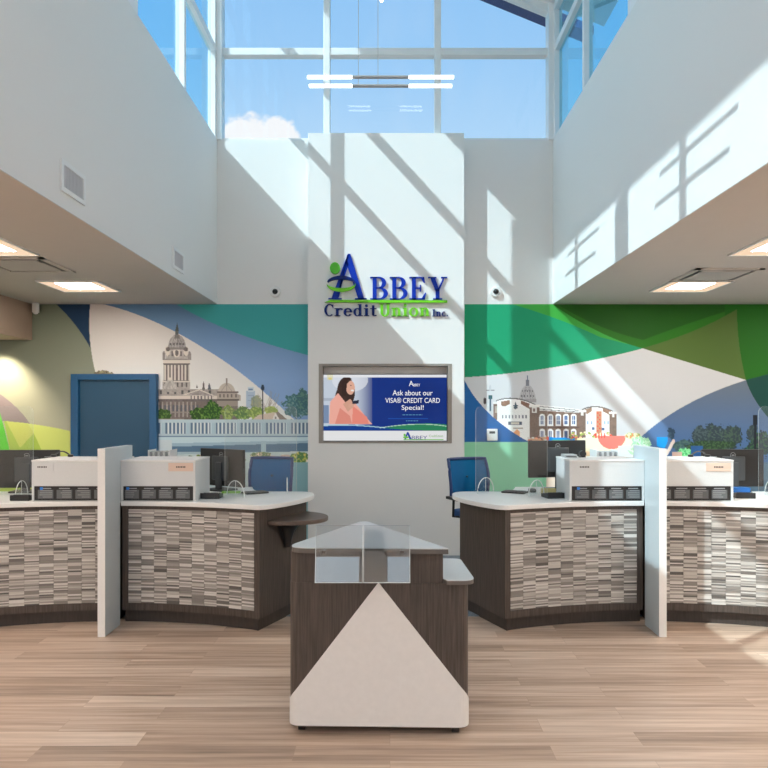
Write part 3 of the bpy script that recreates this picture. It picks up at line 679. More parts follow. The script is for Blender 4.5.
# ------------------------------------------------------------------ company sign on the column
def ring(cx, cy, rx, ry, ix, iy, a0, a1, n=14): return arc(cx,cy,rx,ry,a0,a1,n)+arc(cx,cy,ix,iy,a1,a0,n)
def R(x0,x1,y0,y1): return [(x0,y0),(x1,y0),(x1,y1),(x0,y1)]
G = {
 'B': [R(.14,.36,0,1), R(0,.55,0,.055), R(0,.5,.945,1), ring(.48,.745,.40,.255,.17,.20,-90,90), ring(.5,.27,.48,.27,.24,.215,-90,90), R(.3,.5,.49,.54)],
 'E': [R(.14,.36,0,1), R(0,.86,0,.06), R(0,.82,.94,1), [(.86,.0),(.92,.3),(.86,.3),(.68,.06)], [(.82,1),(.86,.74),(.80,.74),(.64,.94)], R(.3,.62,.475,.535), R(.58,.64,.36,.65)],
 'Y': [[(.1,1),(.36,1),(.60,.46),(.60,.38),(.42,.38)], [(.86,1),(.94,1),(.62,.40),(.52,.44)], R(.42,.63,0,.46), R(.28,.78,0,.055), R(0,.46,.945,1), R(.72,1.05,.945,1)],
 'C': [ring(.5,.5,.5,.52,.27,.45,50,310), [(.80,.98),(.86,.98),(.86,.66),(.82,.66),(.70,.86)], ],
 'r': [R(.12,.38,0,.66), R(0,.55,0,.06), R(0,.2,.6,.66), ring(.56,.42,.32,.25,.14,.13,40,150)],
 'e': [ring(.42,.33,.42,.35,.18,.28,0,325), R(.18,.84,.32,.39)],
 'd': [ring(.38,.33,.38,.35,.15,.28,40,320), R(.52,.76,0,1), R(.42,.56,.94,1), R(.7,.9,0,.06)],
 'i': [R(.12,.38,0,.66), R(0,.5,0,.06), R(0,.2,.6,.66), arc(.24,.87,.14,.12,0,360,12)[:-1]],
 't': [R(.16,.40,.12,.9), R(0,.58,.60,.66), ring(.42,.16,.26,.17,.04,.10,180,330)],
 'U': [R(.10,.36,.3,1), ring(.52,.32,.42,.34,.17,.26,180,360), R(.70,.94,.3,1), R(0,.46,.94,1), R(.62,1.02,.94,1)],
 'n': [R(.12,.38,0,.66), R(0,.48,0,.06), R(0,.2,.6,.66), ring(.52,.40,.34,.28,.10,.2,0,140), R(.62,.86,0,.42), R(.54,.96,0,.06)],
 'o': [ring(.44,.33,.44,.35,.19,.28,0,359.9,24)],
 'I': [R(.14,.38,0,1), R(0,.52,0,.06), R(0,.52,.94,1)],
 'c': [ring(.42,.33,.42,.35,.18,.28,50,320)],
 '.': [arc(.12,.1,.12,.1,0,360,12)[:-1]],
}
GW = {'B':1.0,'E':.95,'Y':1.05,'C':.92,'r':.78,'e':.88,'d':.94,'i':.54,'t':.64,'U':1.06,'n':1.0,'o':.92,'I':.56,'c':.84,'.':.28}
k = YC/F
sign = thing('company_sign', 'raised blue and green ABBEY Credit Union Inc. lettering above the screen', 'sign', ((388-CX)*k,YC,EYE+(CY-316.5)*k))
def sp(x, y): return ((x-CX)*k, EYE+(CY-y)*k)
def letter(name, polys, m, label=None, y0=YC-.022, y1=YC-.001):
    b = MB(); 
    for P in polys: b.prism(P, y0, y1, 'y')
    o = b.build(name, m, sign)
    if label: o['label'] = label
    return o
def word(s, x0, x1, base, cap, m, gap=.10):
    tot = sum(GW[c] for c in s)+gap*(len(s)-1); u = (x1-x0)/tot; x = x0
    for c in s:
        letter('letter', [[sp(x+p[0]*u, base-p[1]*(base-cap)) for p in P] for P in G[c]], m); x += (GW[c]+gap)*u
letter('letter', [[sp(*p) for p in ((336.4,299.4),(347.3,255),(349.2,255),(345.5,268),(339,297.5))], [sp(*p) for p in ((328.6,299.6),(341.8,299.6),(341.8,298.4),(328.6,298.4))],
                  [sp(*p) for p in ((331.5,299),(336.6,299),(348.6,265),(346.2,259),(345,262))],
                  [sp(*p) for p in ((348.2,254.2),(350.4,254.2),(364.4,299.4),(358.4,299.4),(345.6,261))], [sp(*p) for p in ((355,299.6),(366.6,299.6),(366.6,298.4),(355,298.4))]], BLUESIGN, 'tall blue A with figure')
letter('swoosh', [[sp(*p) for p in ring(341.4,283.6,14.2,7.2,13,3.6,190,372)]], NAVYSIGN, 'dark blue arm of the figure', YC-.05, YC-.012)
letter('swoosh', [[sp(*p) for p in ring(341.4,284.6,14.4,7.8,14,4.2,0,175)]], GREENSIGN, 'green curved arm of the figure', YC-.055, YC-.012)
letter('figure_head', [[sp(*p) for p in arc(335.2,268.8,5.0,5.8,0,360,24)[:-1]]], GREENSIGN2, None, YC-.045, YC-.001)
letter('underline', [[sp(*p) for p in ((325,302.6),(331,300.4),(447,300.8),(447,303.0),(386,303.2))]], GREENSIGN, None, YC-.04, YC-.001)
word('BBEY', 370.2, 447, 299.8, 277.2, BLUESIGN, .08)
word('Credit', 324.4, 377, 316.2, 304.4, NAVYSIGN, .06)
word('Union', 379.4, 430, 316.4, 303.8, GREENSIGN, .06)
word('Inc.', 432.4, 448, 316.4, 309.6, NAVYSIGN, .1)

# ------------------------------------------------------------------ teller counters
XM, XC = -2.107, -.0575
def arcy(x, off=0.0):
    Rr = 2.8; cy = 5.44-Rr
    dx = x-XM; return cy+math.sqrt((Rr-off)**2-dx*dx)-0.0*off
def counter(T, label, nm):
    # canonical geometry lives on the inner bay of the blue-door side; T mirrors it
    t = thing('teller_counter', label, 'counter', tuple(T((-1.5,5.8,0))), 0)
    xf = lambda p: T(p)
    xs = [XM+.03+(-.965-XM-.03)*i/16 for i in range(17)]
    front = [(x, arcy(x)) for x in xs]
    rest = [(-.70,5.86),(-1.15,6.34),(XM+.03,6.34)]
    MB().prism(front+rest, .105, .918).build('body', DARKWOOD, t, xf=xf)
    toe = [(x, arcy(x)+.055) for x in xs[:-1]]+[(-.99,arcy(-.965)+.06)]
    MB().prism(toe+[(-.74,5.83),(-1.17,6.30),(XM+.05,6.30)], 0, .105).build('toe_kick', TOEKICK, t, xf=xf)
    # raised wooden frame around the tile field
    fm = MB()
    pa = [(x, arcy(x)) for x in [XM+.03+(.045)*i/2 for i in range(3)]]; fm.strip(pa, .105, .918, .008)
    pb = [(x, arcy(x)) for x in [-1.008+.043*i/2 for i in range(3)]]; fm.strip(pb, .105, .918, .008)
    mid = [(x, arcy(x)) for x in [XM+.075+(-1.008-XM-.075)*i/14 for i in range(15)]]
    fm.strip(mid, .105, .160, .008); fm.strip(mid, .889, .918, .008)
    fm.build('wood_frame', DARKWOOD, t, xf=xf)
    # mosaic
    tb = MB(); r2 = random.Random(nm); x0, x1 = XM+.077, -1.010; nc = 10; nr = 15; z0, z1 = .162, .888
    cw = (x1-x0)/nc; rh = (z1-z0)/nr
    tones = [(214,209,204),(194,188,182),(168,162,157),(142,136,131),(118,113,109),(98,94,91)]
    for i in range(nc):
        for j in range(nr):
            lightcell = (i+j) % 2 == 0
            zz = z0+j*rh; parts = r2.choice([[0,.22,.45,.7,1],[0,.3,.6,.8,1],[0,.5,.75,1],[0,.25,.5,1],[0,.2,.4,.6,.8,1]])
            for q in range(len(parts)-1):
                c_ = tones[min(5,max(0,(r2.choice([0,0,1,1,3]) if (lightcell == (q%2==0)) else r2.choice([2,2,3,3,4,5] if not lightcell else [1,2,3]))-(0 if not lightcell else 0)))]
                f_ = r2.uniform(.93,1.05); tb.c = tuple(min(1,v*f_) for v in rgb(*c_)[:3])+(1,)
                dp = r2.uniform(.004,.011)
                a = x0+i*cw+.0008; b = a+cw-.0016
                za = zz+parts[q]*rh+.0006; zb = zz+parts[q+1]*rh-.0006
                A = (a, arcy(a)); Bp = (b, arcy(b)); dx, dy = Bp[0]-A[0], Bp[1]-A[1]; l = math.hypot(dx,dy); nx_, ny_ = dy/l, -dx/l
                vs = []
                for z in (za,zb):
                    for P_, o_ in ((A,0),(Bp,0),(Bp,dp),(A,dp)): vs.append((P_[0]+nx_*o_, P_[1]+ny_*o_, z))
                tb.add(vs, [(0,1,2,3),(4,5,6,7),(0,1,5,4),(1,2,6,5),(2,3,7,6),(3,0,4,7)])
    tb.build('mosaic_panel', TILE, t, xf=xf)
    # countertop
    cf = [(x, arcy(x)-.045) for x in [XM+.03+(-1.02-XM-.03)*i/16 for i in range(17)]]
    end = bez((-1.02,arcy(-1.02)-.045),(-.955,5.14),(-.90,5.20),4)[1:]+bez((-.90,5.20),(-.70,5.44),(-.645,5.72),8)[1:]+bez((-.645,5.72),(-.60,6.02),(-.76,6.05),8)[1:]
    top = cf+end+[(-1.10,6.06)]+bez((-1.10,6.06),(-1.2,6.1),(-1.26,6.42),5)[1:]+[(XM+.03,6.42)]
    MB().prism(top, .918, .955).build('countertop', COUNTER, t, xf=xf, bevel=.006)
    return t
TI = lambda p: (p[0],p[1],p[2])                         # blue-door side, inner
TO = lambda p: (2*XM-p[0],p[1],p[2])                    # blue-door side, outer
M2 = lambda p: (2*XC-p[0],p[1],p[2])
RI = lambda p: M2(TI(p)); RO = lambda p: M2(TO(p))
counter(TI, 'curved mosaic-front teller counter with the round side shelf on its end', 1)
counter(TO, 'curved mosaic-front teller counter in front of the blue door, cut by the picture edge', 2)
counter(RI, 'curved mosaic-front teller counter in front of the mint green wall and office chair', 3)
counter(RO, 'curved mosaic-front teller counter with sunlight across its tiles', 4)
# divider panels: shade put into the side colour, front edge left white
for f_, lab in ((TI,'tall pale grey divider panel between the counters near the blue door'),(RI,'tall pale grey divider panel between the sunlit counter and the chair-side counter')):
    b = MB(); b.prism([(5.114,0),(5.114,1.375),(5.655,1.375),(5.655,.956),(5.40,.956),(5.40,0)], XM-.027, XM+.027, 'x')
    dv_ = tag(b.build('divider_panel', DIVM, xf=f_, bevel=.004), lab, 'divider')
    e = MB().box(XM-.027,XM+.027,5.108,5.1138,.0,1.375).build('edge_band', COUNTER, dv_, xf=f_); e['label'] = 'white front edge'
# counter cash cabinets with card trays
def teller_box(T, x0, x1, label, beige, side, tagx):
    yb0, yb1, z0, z1 = 5.405, 5.84, .9555, 1.260
    cx_ = T(((x0+x1)/2,0,0))[0]
    t = thing('teller_cabinet', label, 'cabinet', (cx_,(yb0+yb1)/2,z0))
    h = MB(); h.box(x0,x1,yb0,yb1,z0+.115,z1); h.box(x0,x0+.016,yb0,yb1,z0,z0+.115); h.box(x1-.016,x1,yb0,yb1,z0,z0+.115); h.box(x0+.016,x1-.016,yb0+.02,yb1,z0,z0+.115)
    h.build('housing', PALEGREY, t, xf=T)
    MB().box(x0-.002,x1+.002,yb0-.006,yb1+.004,z1,z1+.012).build('lid', COUNTER, t, xf=T, bevel=.003)
    tr = MB().box(x0+.018,x1-.018,yb0+.006,yb0+.019,z0+.004,z0+.112).build('card_tray', BLACK, t, xf=T)
    n = 4; cw = (x1-x0-.05)/n
    for i in range(n):
        a = x0+.03+i*cw; cd = MB(); cd.box(a,a+cw*.82,yb0+.001,yb0+.005,z0+.018,z0+.085); o = cd.build('card', CARD, tr, xf=T)
    for i in range(n):
        ln = MB(); a = x0+.03+i*cw
        for j in range(4):
            L = random.uniform(.55,.95)*cw*.72; ln.box(a+.008,a+.008+L,yb0-.0005,yb0+.001,z0+.028+j*.016,z0+.033+j*.016)
        ln.box(a+cw*.12,a+cw*.7,yb0+.003,yb0+.005,z0+.092,z0+.100)
        ln.build('card_lines', MIDGREY, tr, xf=T)
    i = 0 if T((0,0,0))[0]*0+T((1,0,0))[0] > T((0,0,0))[0] else n-1
    a = x0+.03+i*cw+ (.012 if i == 0 else cw*.55)
    MB().box(a,a+.022,yb0-.001,yb0+.002,z0+.086,z0+.106).build('blue_sticker', CUE, tr, xf=T)
    lw = .155 if not beige else .19
    a = tagx
    pl = MB().box(a,a+lw,yb0-.005,yb0-.0005,z1-.075,z1-.010).build('name_plate', BEIGE if beige else PALEGREY, t, xf=T)
    if beige: pl['label'] = 'beige name plate'
    mk = MB()
    for j in range(6): mk.box(a+lw*.32+j*.0125,a+lw*.32+j*.0125+.008,yb0-.0065,yb0-.005,z1-.048,z1-.036)
    mk.build('name_lettering', INK, pl, xf=T)
    return t
teller_box(TI, XM+.029, -1.504, 'pale grey counter cabinet with beige name plate beside the monitor near the swivel chair', True, 1, -1.71)
teller_box(TO, XM+.029, -1.448, 'pale grey counter cabinet in front of the blue door', False, 1, -1.615)
teller_box(RI, XM+.029, -1.502, 'pale grey counter cabinet in front of the brick building mural', False, 1, -1.70)
teller_box(RO, XM+.029, -1.448, 'pale grey counter cabinet with beige name plate on the sunlit counter', True, 1, -1.66)

# round shelf on the end panel
sh = thing('side_shelf', 'round dark wood shelf bracketed to the end of the counter', 'shelf', (-.75,5.54,.57))
pA = Vector((-.925,5.28)); pB = Vector((-.715,5.81)); u = (pB-pA); L = u.length/2; u.normalize(); n_ = Vector((u.y,-u.x)); mid = (pA+pB)/2
pts = [tuple(mid+u*L*math.cos(a)+n_*.335*math.sin(a)) for a in [PI*i/24 for i in range(25)]]
pts = [ (p[0]+n_.x*.004, p[1]+n_.y*.004) for p in pts]
MB().prism(pts, .79, .82).build('shelf_top', SHELFWOOD, sh, bevel=.004)
a0 = math.atan2(n_.y,n_.x)
c_ = mid+n_*.004
MB().lathe([(.03,0),(.036,.03),(.045,.08),(.065,.13),(.10,.175),(.155,.205),(.165,.214)], (c_.x,c_.y,.575), 20, a0-PI/2, a0+PI/2).build('bracket', BLACK, sh, smooth=True)

# ------------------------------------------------------------------ monitors etc
def monitor(w_=.54, h_=.325):
    t = thing('computer_monitor', 'x', 'monitor', (0,0,0))
    b = MB(); 
    b.box(-w_/2,w_/2,-.018,.012,.11,.11+h_); b.build('display_housing', BLACK, t, bevel=.006)
    MB().box(-w_/2+.012,w_/2-.012,.012,.0135,.125,.11+h_-.012).build('screen', emit('idle_screen',(.25,.3,.36,1),.5), t)
    MB().box(-.10,.10,-.040,-.018,.16,.11+h_-.06).build('rear_cover', DKGREY, t, bevel=.01)
    s = MB(); s.box(-.035,.035,-.055,-.035,.012,.30); s.build('stand', DKGREY, t, bevel=.004)
    MB().prism(round_poly([(-.12,-.12),(.12,-.12),(.12,.08),(-.12,.08)],.03), 0, .012).build('stand_base', BLACK, t)
    m = MB(); m.tube([(.022*math.cos(a),-.0185-.0,.11+h_-.05+.022*math.sin(a)) for a in [2*PI*i/16 for i in range(17)]], .0022, 6)
    m.box(-.012,.012,-.0205,-.0185,.11+h_-.054,.11+h_-.046); m.build('round_emblem', MIDGREY, t)
    return t
M0 = monitor()
for i,(x,y,rz,dz,lab) in enumerate(((-1.475,6.17,-34,-.075,'black computer monitor seen from behind near the swivel chair and bridge mural'),(-3.12,6.03,4,-.075,'black computer monitor seen from behind at the greenest corner by the blue door'),
     (1.475,6.19,12,.0,'black computer monitor seen from behind in front of the brick building mural'),(2.99,6.12,0,-.075,'black computer monitor seen from behind on the sunlit counter'))):
    o = M0 if i == 0 else copy_tree(M0)
    o.location = (x,y,.9555); o.rotation_euler.z = math.radians(rz); o['label'] = lab; o['group'] = 'computer monitors on the teller counters'
    if True:
        for ch in list(o.children):
            if ch.name.split('.')[0] in ('display_housing','screen','rear_cover','round_emblem'): ch.location.z = dz
            if ch.name.startswith('stand') and 'base' not in ch.name: ch.scale.z = .82 if dz else 1
# webcams
def webcam(loc, lab):
    t = thing('webcam', lab, 'webcam', loc)
    b = MB(); b.box(-.022,.022,-.02,.02,0,.012); b.build('clip', BLACK, t); b = MB(); b.box(-.035,.035,-.016,.016,.012,.042); b.build('camera_body', BLACK, t, bevel=.006)
webcam((-3.05,6.03,1.317), 'small black webcam clipped on the monitor by the blue door')
webcam((2.98,6.12,1.317), 'small black webcam clipped on the monitor of the sunlit counter')
# things on the cabinets
def headset(T, x, y, lab):
    t = thing('desk_headset', lab, 'headset', tuple(T((x,y,1.272+.0005))))
    b = MB(); b.tube([T((x-.07+.14*i/10, y, 1.272+.012+.035*math.sin(PI*i/10))) for i in range(11)], .006, 6); b.build('headband', DKGREY, t, smooth=True)
    for s in (-1,1): MB().lathe([(.012,0),(.022,.003),(.022,.018),(.012,.022)], T((x+s*.07,y,1.2725))).build('ear_cushion', BLACK, t, smooth=True)
    b = MB(); b.tube([T(p) for p in ((x+.07,y,1.280),(x+.09,y-.04,1.277),(x+.12,y-.05,1.277))], .003, 6); b.build('microphone', MIDGREY, t)
headset(TO, -1.52, 5.75, 'headset lying on the grey cabinet by the blue door')
headset(RO, -1.56, 5.75, 'headset lying on the cabinet with beige plate on the sunlit counter')
t = thing('document_scanner', 'small grey box resting on the cabinet before the brick building mural', 'scanner', tuple(RI((-1.57,5.72,1.2725))))
MB().box(-1.63,-1.53,5.66,5.80,1.2725,1.297).build('scanner_body', MIDGREY, t, xf=RI, bevel=.004); MB().box(-1.62,-1.54,5.655,5.66,1.279,1.285).build('paper_slot', BLACK, t, xf=RI)
t = thing('webcam', 'round black webcam standing on the cabinet before the brick building mural', 'webcam', tuple(RI((-1.685,5.72,1.2725))))
b = MB().lathe([(.03,0),(.03,.006),(.008,.01),(.008,.02)], RI((-1.685,5.72,1.2725))).build('stand', BLACK, t, smooth=True)
b = MB().tube([RI((-1.685,5.69,1.301)),RI((-1.685,5.74,1.301))], .026, 16).build('camera_body', BLACK, t)
# wire file racks behind the dividers
for T, lab in ((TI,'white wire file rack behind the cabinet in front of the blue door'),(RI,'white wire file rack behind the cabinet below the red umbrella of the mural')):
    t = thing('file_rack', lab, 'rack', tuple(T((-2.0,6.1,.9555))))
    b = MB(); b.box(-2.075,-1.885,6.0,6.2,.9555,.963)
    for x in (-2.075,-1.890): b.box(x,x+.005,6.0,6.2,.963,1.315)
    b.build('rack_frame', PLASTICW, t, xf=T)
    for i in range(8):
        x = -2.062+i*.022; MB().box(x,x+.013,6.01,6.19,.9635,1.30).build('folder', PALEGREY if i%2 else MIDGREY, t, xf=T)
# card terminals
def terminal(x, y, rz, lab, side=1):
    t = thing('card_terminal', lab, 'card terminal', (x,y,.9555), rz)
    b = MB(); b.prism([(-.07,0),(.07,0),(.07,.028),(-.07,.046)], -.075, .075, 'x'); o = b.build('terminal_body', BLACK, t_zero(t), bevel=.004)
    b = MB(); b.prism([(.0,.0385),(.055,.032),(.055,.034),(.0,.0405)], -.055, .055, 'x'); b.build('display', MIDGREY, t_zero(t))
    b = MB()
    for i in range(4):
        for j in range(3): b.box(-.05+i*.028,-.03+i*.028,-.062+j*.018,-.05+j*.018,.0445-j*.0022,.0475-j*.0022)
    b.build('keypad', DKGREY, t_zero(t))
    b = MB(); b.tube([(-.03,.045,.012),(-.05,.06,.008),(-.02,.085,.006),(.04,.09,.005)], .004, 6); b.build('cable', BLACK, t_zero(t), smooth=True)
    return t
class _Z: pass
def t_zero(t):
    # parts of a placed prototype are written in its own coordinates
    t['_l'] = 0
    return _Proxy(t)
class _Proxy:
    def __init__(s, o): s.o = o
_old_build = MB.build
def _build(s, name, m, parent=None, **k):
    if isinstance(parent, _Proxy):
        o = _old_build(s, name, m, None, origin=(0,0,0), **k); o.parent = parent.o; o.location = (0,0,0)
        if '_l' in parent.o: del parent.o['_l']
        return o
    return _old_build(s, name, m, parent, **k)
MB.build = _build
terminal(-1.425,5.60,0, 'black card terminal with cable on the counter with the round shelf')
terminal(1.31,5.62,math.radians(10), 'black card terminal on the counter before the mint green wall')
terminal(-2.86,5.47,0, 'black card terminal beside the cabinet in front of the blue door')
terminal(2.83,5.62,math.radians(-6), 'black card terminal beside the cabinet on the sunlit counter')
def keyboard(x, y, rz, lab, w_=.36):
    t = thing('keyboard', lab, 'keyboard', (x,y,.9555), rz)
    MB().box(-w_/2,w_/2,-.06,.06,0,.014).build('keyboard_body', BLACK, t_zero(t), bevel=.003)
    b = MB()
    for i in range(14):
        for j in range(4): b.box(-w_/2+.012+i*(w_-.02)/14,-w_/2+.008+(i+1)*(w_-.02)/14-.004,-.05+j*.025,-.03+j*.025,.014,.0185)
    b.build('keys', DKGREY, t_zero(t))
keyboard(-1.14,5.91,math.radians(34), 'black keyboard on the counter with the round shelf', .2)
keyboard(1.06,5.945,math.radians(-29), 'black keyboard on the counter before the mint green wall', .2)
t = tag(MB().box(-1.42,-1.27,5.90,5.95,.9555,.972).build('note_pad', pbr('green_note_pad', rgb(150,200,90), .6)), 'thin green pad beside the black monitor near the swivel chair', 'note pad')
t = tag(MB().box(1.27,1.39,5.86,5.90,.9555,1.0).build('card_box', pbr('yellow_card_box', rgb(206,190,130), .6)), 'small cream card box behind the terminal before the mint green wall', 'box')
t = tag(MB().box(2.87,3.02,5.86,5.94,.9555,1.008).build('tray_box', BLUEBOX, bevel=.005), 'small blue box on the sunlit counter below the monitor', 'box')
b = MB(); b.prism(round_poly([(-.0,.0),(.06,.0),(.06,.10),(-.0,.10)],.025), 0, .03)
o = b.build('computer_mouse', BLACK, origin=(.03,.05,0), bevel=.01); o.location = (1.22,6.0,.9555); tag(o, 'black computer mouse by the keyboard before the mint green wall', 'mouse')

# acrylic guards
def guard(p0, p1, label, feet=2, ftilt=(0,0)):
    # p0,p1: plan ends of the pane
    a = Vector(p0); b = Vector(p1); u = (b-a).normalized(); n = Vector((u.y,-u.x)); L = (b-a).length; z0, z1 = .9565, 1.69
    t = thing('acrylic_guard', label, 'sneeze guard', ((a.x+b.x)/2,(a.y+b.y)/2,z0-.001))
    def W(s, o, z): q = a+u*s+n*o; return (q.x,q.y,z)
    prof = [(0,z0+.012),(L,z0+.012)]+[(L-.05+.05*math.cos(q),z1-.05+.05*math.sin(q)) for q in [PI/2*i/6 for i in range(7)]]+[(.05-.05*math.sin(q),z1-.05+.05*math.cos(q)) for q in [PI/2*i/6 for i in range(7)]]
    P = MB(); vs = [W(s,-.0025,z) for s,z in prof]+[W(s,.0025,z) for s,z in prof]; N = len(prof)
    P.add(vs, [tuple(range(N)),tuple(range(N,2*N))]); pane = P.build('pane', ACRYL, t)
    P = MB()
    for i in range(1,N):
        j = (i+1)%N; A=[W(*q) for q in ((prof[i][0],-.0025,prof[i][1]),(prof[j][0],-.0025,prof[j][1]),(prof[j][0],.0025,prof[j][1]),(prof[i][0],.0025,prof[i][1]))]
        P.add(A, [(0,1,2,3)])
    P.build('polished_edge', AEDGE, pane)
    fs = [.09, L-.09][:feet]
    for i,s in enumerate(fs):
        ang = math.radians(ftilt[i]); d = n*math.cos(ang)+u*math.sin(ang); c = a+u*s
        hp = [(.125*math.cos(q), .125*math.sin(q)) for q in [PI*i_/16 for i_ in range(17)]]
        tb = MB(); tb.tube([(c.x+d.x*o, c.y+d.y*o, z0+.002+z*1.0) for o,z in hp], .0042, 6); tb.tube([(c.x,c.y,z0+.012),(c.x,c.y,z0+.125)], .0025, 6); f_ = tb.build('foot', AEDGE, t, smooth=True)
        w2 = Vector((d.y,-d.x))*.002; pv = [(c.x+d.x*o-w2.x, c.y+d.y*o-w2.y, z0+z) for o,z in hp]+[(c.x+d.x*o+w2.x, c.y+d.y*o+w2.y, z0+z) for o,z in hp]
        fp = MB(); fp.add(pv, [tuple(range(17)),tuple(range(17,34))]); fp.build('foot_plate', ACRYL, f_)
guard((.735,6.0),(1.28,5.70), 'clear acrylic guard on arched feet before the office chair and mint wall', ftilt=(-12,-12))
guard((-1.33,5.64),(-.80,6.0), 'clear acrylic guard on arched feet on the counter with the round shelf', ftilt=(12,-25))
guard((-2.905,5.70),(-3.60,5.62), 'clear acrylic guard beside the cabinet in front of the blue door')
guard((2.99,5.68),(3.60,5.58), 'clear acrylic guard at the picture edge on the sunlit counter')

# ------------------------------------------------------------------ swivel chairs
def chair():
    t = thing('swivel_chair', 'x', 'chair', (0,0,0))
    def back(u_, v_):
        x = (u_-.5)*.44*(1-.10*abs(v_-.6)); z = .79+.375*v_; y = .24+.05*(1-(2*u_-1)**2)-.03*math.sin(v_*PI)+.05*v_
        return (x,y,z), (0,1,0)
    MB().grid(back, 14, 10, .006).build('mesh_back', MESHM, t, smooth=True)
    ed = [back(i/14,0)[0] for i in range(15)]+[back(1,j/10)[0] for j in range(1,11)]+[back(1-i/14,1)[0] for i in range(1,15)]+[back(0,1-j/10)[0] for j in range(1,11)]
    MB().tube(ed, .016, 8).build('back_frame', NAVYF, t, smooth=True)
    b = MB(); b.tube([(0,.30,1.0),(0,.33,.85),(0,.29,.66),(0,.12,.60),(0,0,.60)], [.02,.024,.026,.026,.02], 8); b.build('back_support', BLACK, t, smooth=True)
    seat = round_poly([(-.24,-.24),(.24,-.24),(.22,.22),(-.22,.22)], .08)
    MB().prism(seat, .62, .69).build('seat', NAVYM, t, bevel=.02)
    for s in (-1,1):
        b = MB(); b.tube([(s*.20,.05,.63),(s*.29,.05,.64),(s*.29,.04,.80)], .013, 8); b.box(s*.29-.03,s*.29+.03,-.10,.14,.80,.825); b.build('armrest', BLACK, t)
    MB().lathe([(.026,0),(.026,.20),(.018,.20),(.018,.46)], (0,0,.14), 16).build('gas_column', BLACK, t, smooth=True)
    MB().tube([(.20*math.cos(a),.20*math.sin(a),.26) for a in [2*PI*i/24 for i in range(25)]], .009, 6).build('foot_ring', CHROME, t, smooth=True)
    for i in range(5):
        a = 2*PI*i/5+.3; c_, s_ = math.cos(a), math.sin(a)
        MB().tube([(0.02*c_,.02*s_,.13),(.18*c_,.18*s_,.10),(.28*c_,.28*s_,.075)], [.022,.018,.014], 8).build('base_leg', BLACK, t, smooth=True)
        MB().tube([(.28*c_-.02*s_,.28*s_+.02*c_,.036),(.28*c_+.02*s_,.28*s_-.02*c_,.036)], .028, 12).build('caster', BLACK, t)
    return t
ch = chair()
ch.location = (.885,6.72,.008); ch.rotation_euler.z = math.radians(24); ch['label'] = 'blue mesh swivel chair beside the white column and the mint green wall'
for c in ch.children: pass
c2 = copy_tree(ch); c2.location = (-1.235,6.80,.008); c2.rotation_euler.z = math.radians(-8); c2['label'] = 'blue mesh swivel chair in front of the bridge part of the mural'
for o in (ch,c2): o['group'] = 'blue swivel chairs behind the counters'

# ------------------------------------------------------------------ kiosk in the middle
ki = thing('check_writing_kiosk', 'dark wood wedge-shaped kiosk on casters with a white triangle front', 'kiosk', (-.06,3.9,0))
low = round_poly([(-.516,3.575),(.402,3.55),(.402,3.72),(.33,4.03),(-.156,4.31),(-.20,4.31),(-.516,3.72)], [.06,.06,.0,.06,.03,.03,0])
MB().prism(low, .04, .775).build('cabinet', DARKWOOD, ki)
up = round_poly([(-.514,3.577),(.272,3.558),(-.145,4.30),(-.20,4.30),(-.514,3.72)], [.06,.004,.03,.03,0])
MB().prism(up, .775, .93).build('upper_cabinet', DARKWOOD, ki)
topp = round_poly([(-.548,3.545),(.296,3.520),(-.140,4.385),(-.185,4.385)], [.10,.004,.015,.015], 8)
ot = MB(); ot.prism(topp, .954, .958).build('laminate_top', KTOP, ki); MB().prism(topp, .93, .954).build('top_edge_band', EDGE, ki)
shp = round_poly([(.297,3.60),(.43,3.595),(.405,4.02),(.075,4.06)], [0,.07,.05,0], 8)
shp = round_poly([(.288,3.520),(.430,3.520),(.405,4.04),(.07,4.05)], [0,.085,.05,0], 8)
MB().prism(shp, .795, .799).build('laminate_shelf', KTOP, ki); MB().prism(shp, .775, .795).build('shelf_edge_band', EDGE, ki)
# white triangle wrapping the rounded corners
path = [low[-1]]+low[0:15]
dense = []
for i in range(len(path)-1):
    a, b = path[i], path[i+1]; m_ = max(1, int(math.hypot(b[0]-a[0],b[1]-a[1])/.012))
    for j in range(m_): dense.append((a[0]+(b[0]-a[0])*j/m_, a[1]+(b[1]-a[1])*j/m_))
dense.append(path[-1])
S = [0]
for i in range(1,len(dense)): S.append(S[-1]+math.hypot(dense[i][0]-dense[i-1][0],dense[i][1]-dense[i-1][1]))
apx = -.060
ia = min(range(len(dense)), key=lambda i: abs(dense[i][0]-apx)+abs(dense[i][1]-3.56)*.2)
hs = []
for i in range(len(dense)):
    d_ = abs(S[i]-S[ia]); half = S[ia]-.115 if i < ia else S[-1]-.125-S[ia]
    hs.append(max(.17, .778-(.778-.17)*d_/half))
MB().strip(dense, .045, hs, .004).build('white_triangle_panel', LAMWHITE, ki)
for (x,y) in ((-.455,3.63),(.335,3.60),(-.16,4.22)):
    b = MB(); b.tube([(x-.018,y,.0255),(x+.018,y,.0255)], .0255, 12); b.box(x-.022,x+.022,y-.015,y+.015,.03,.041); b.build('caster', BLACK, ki)
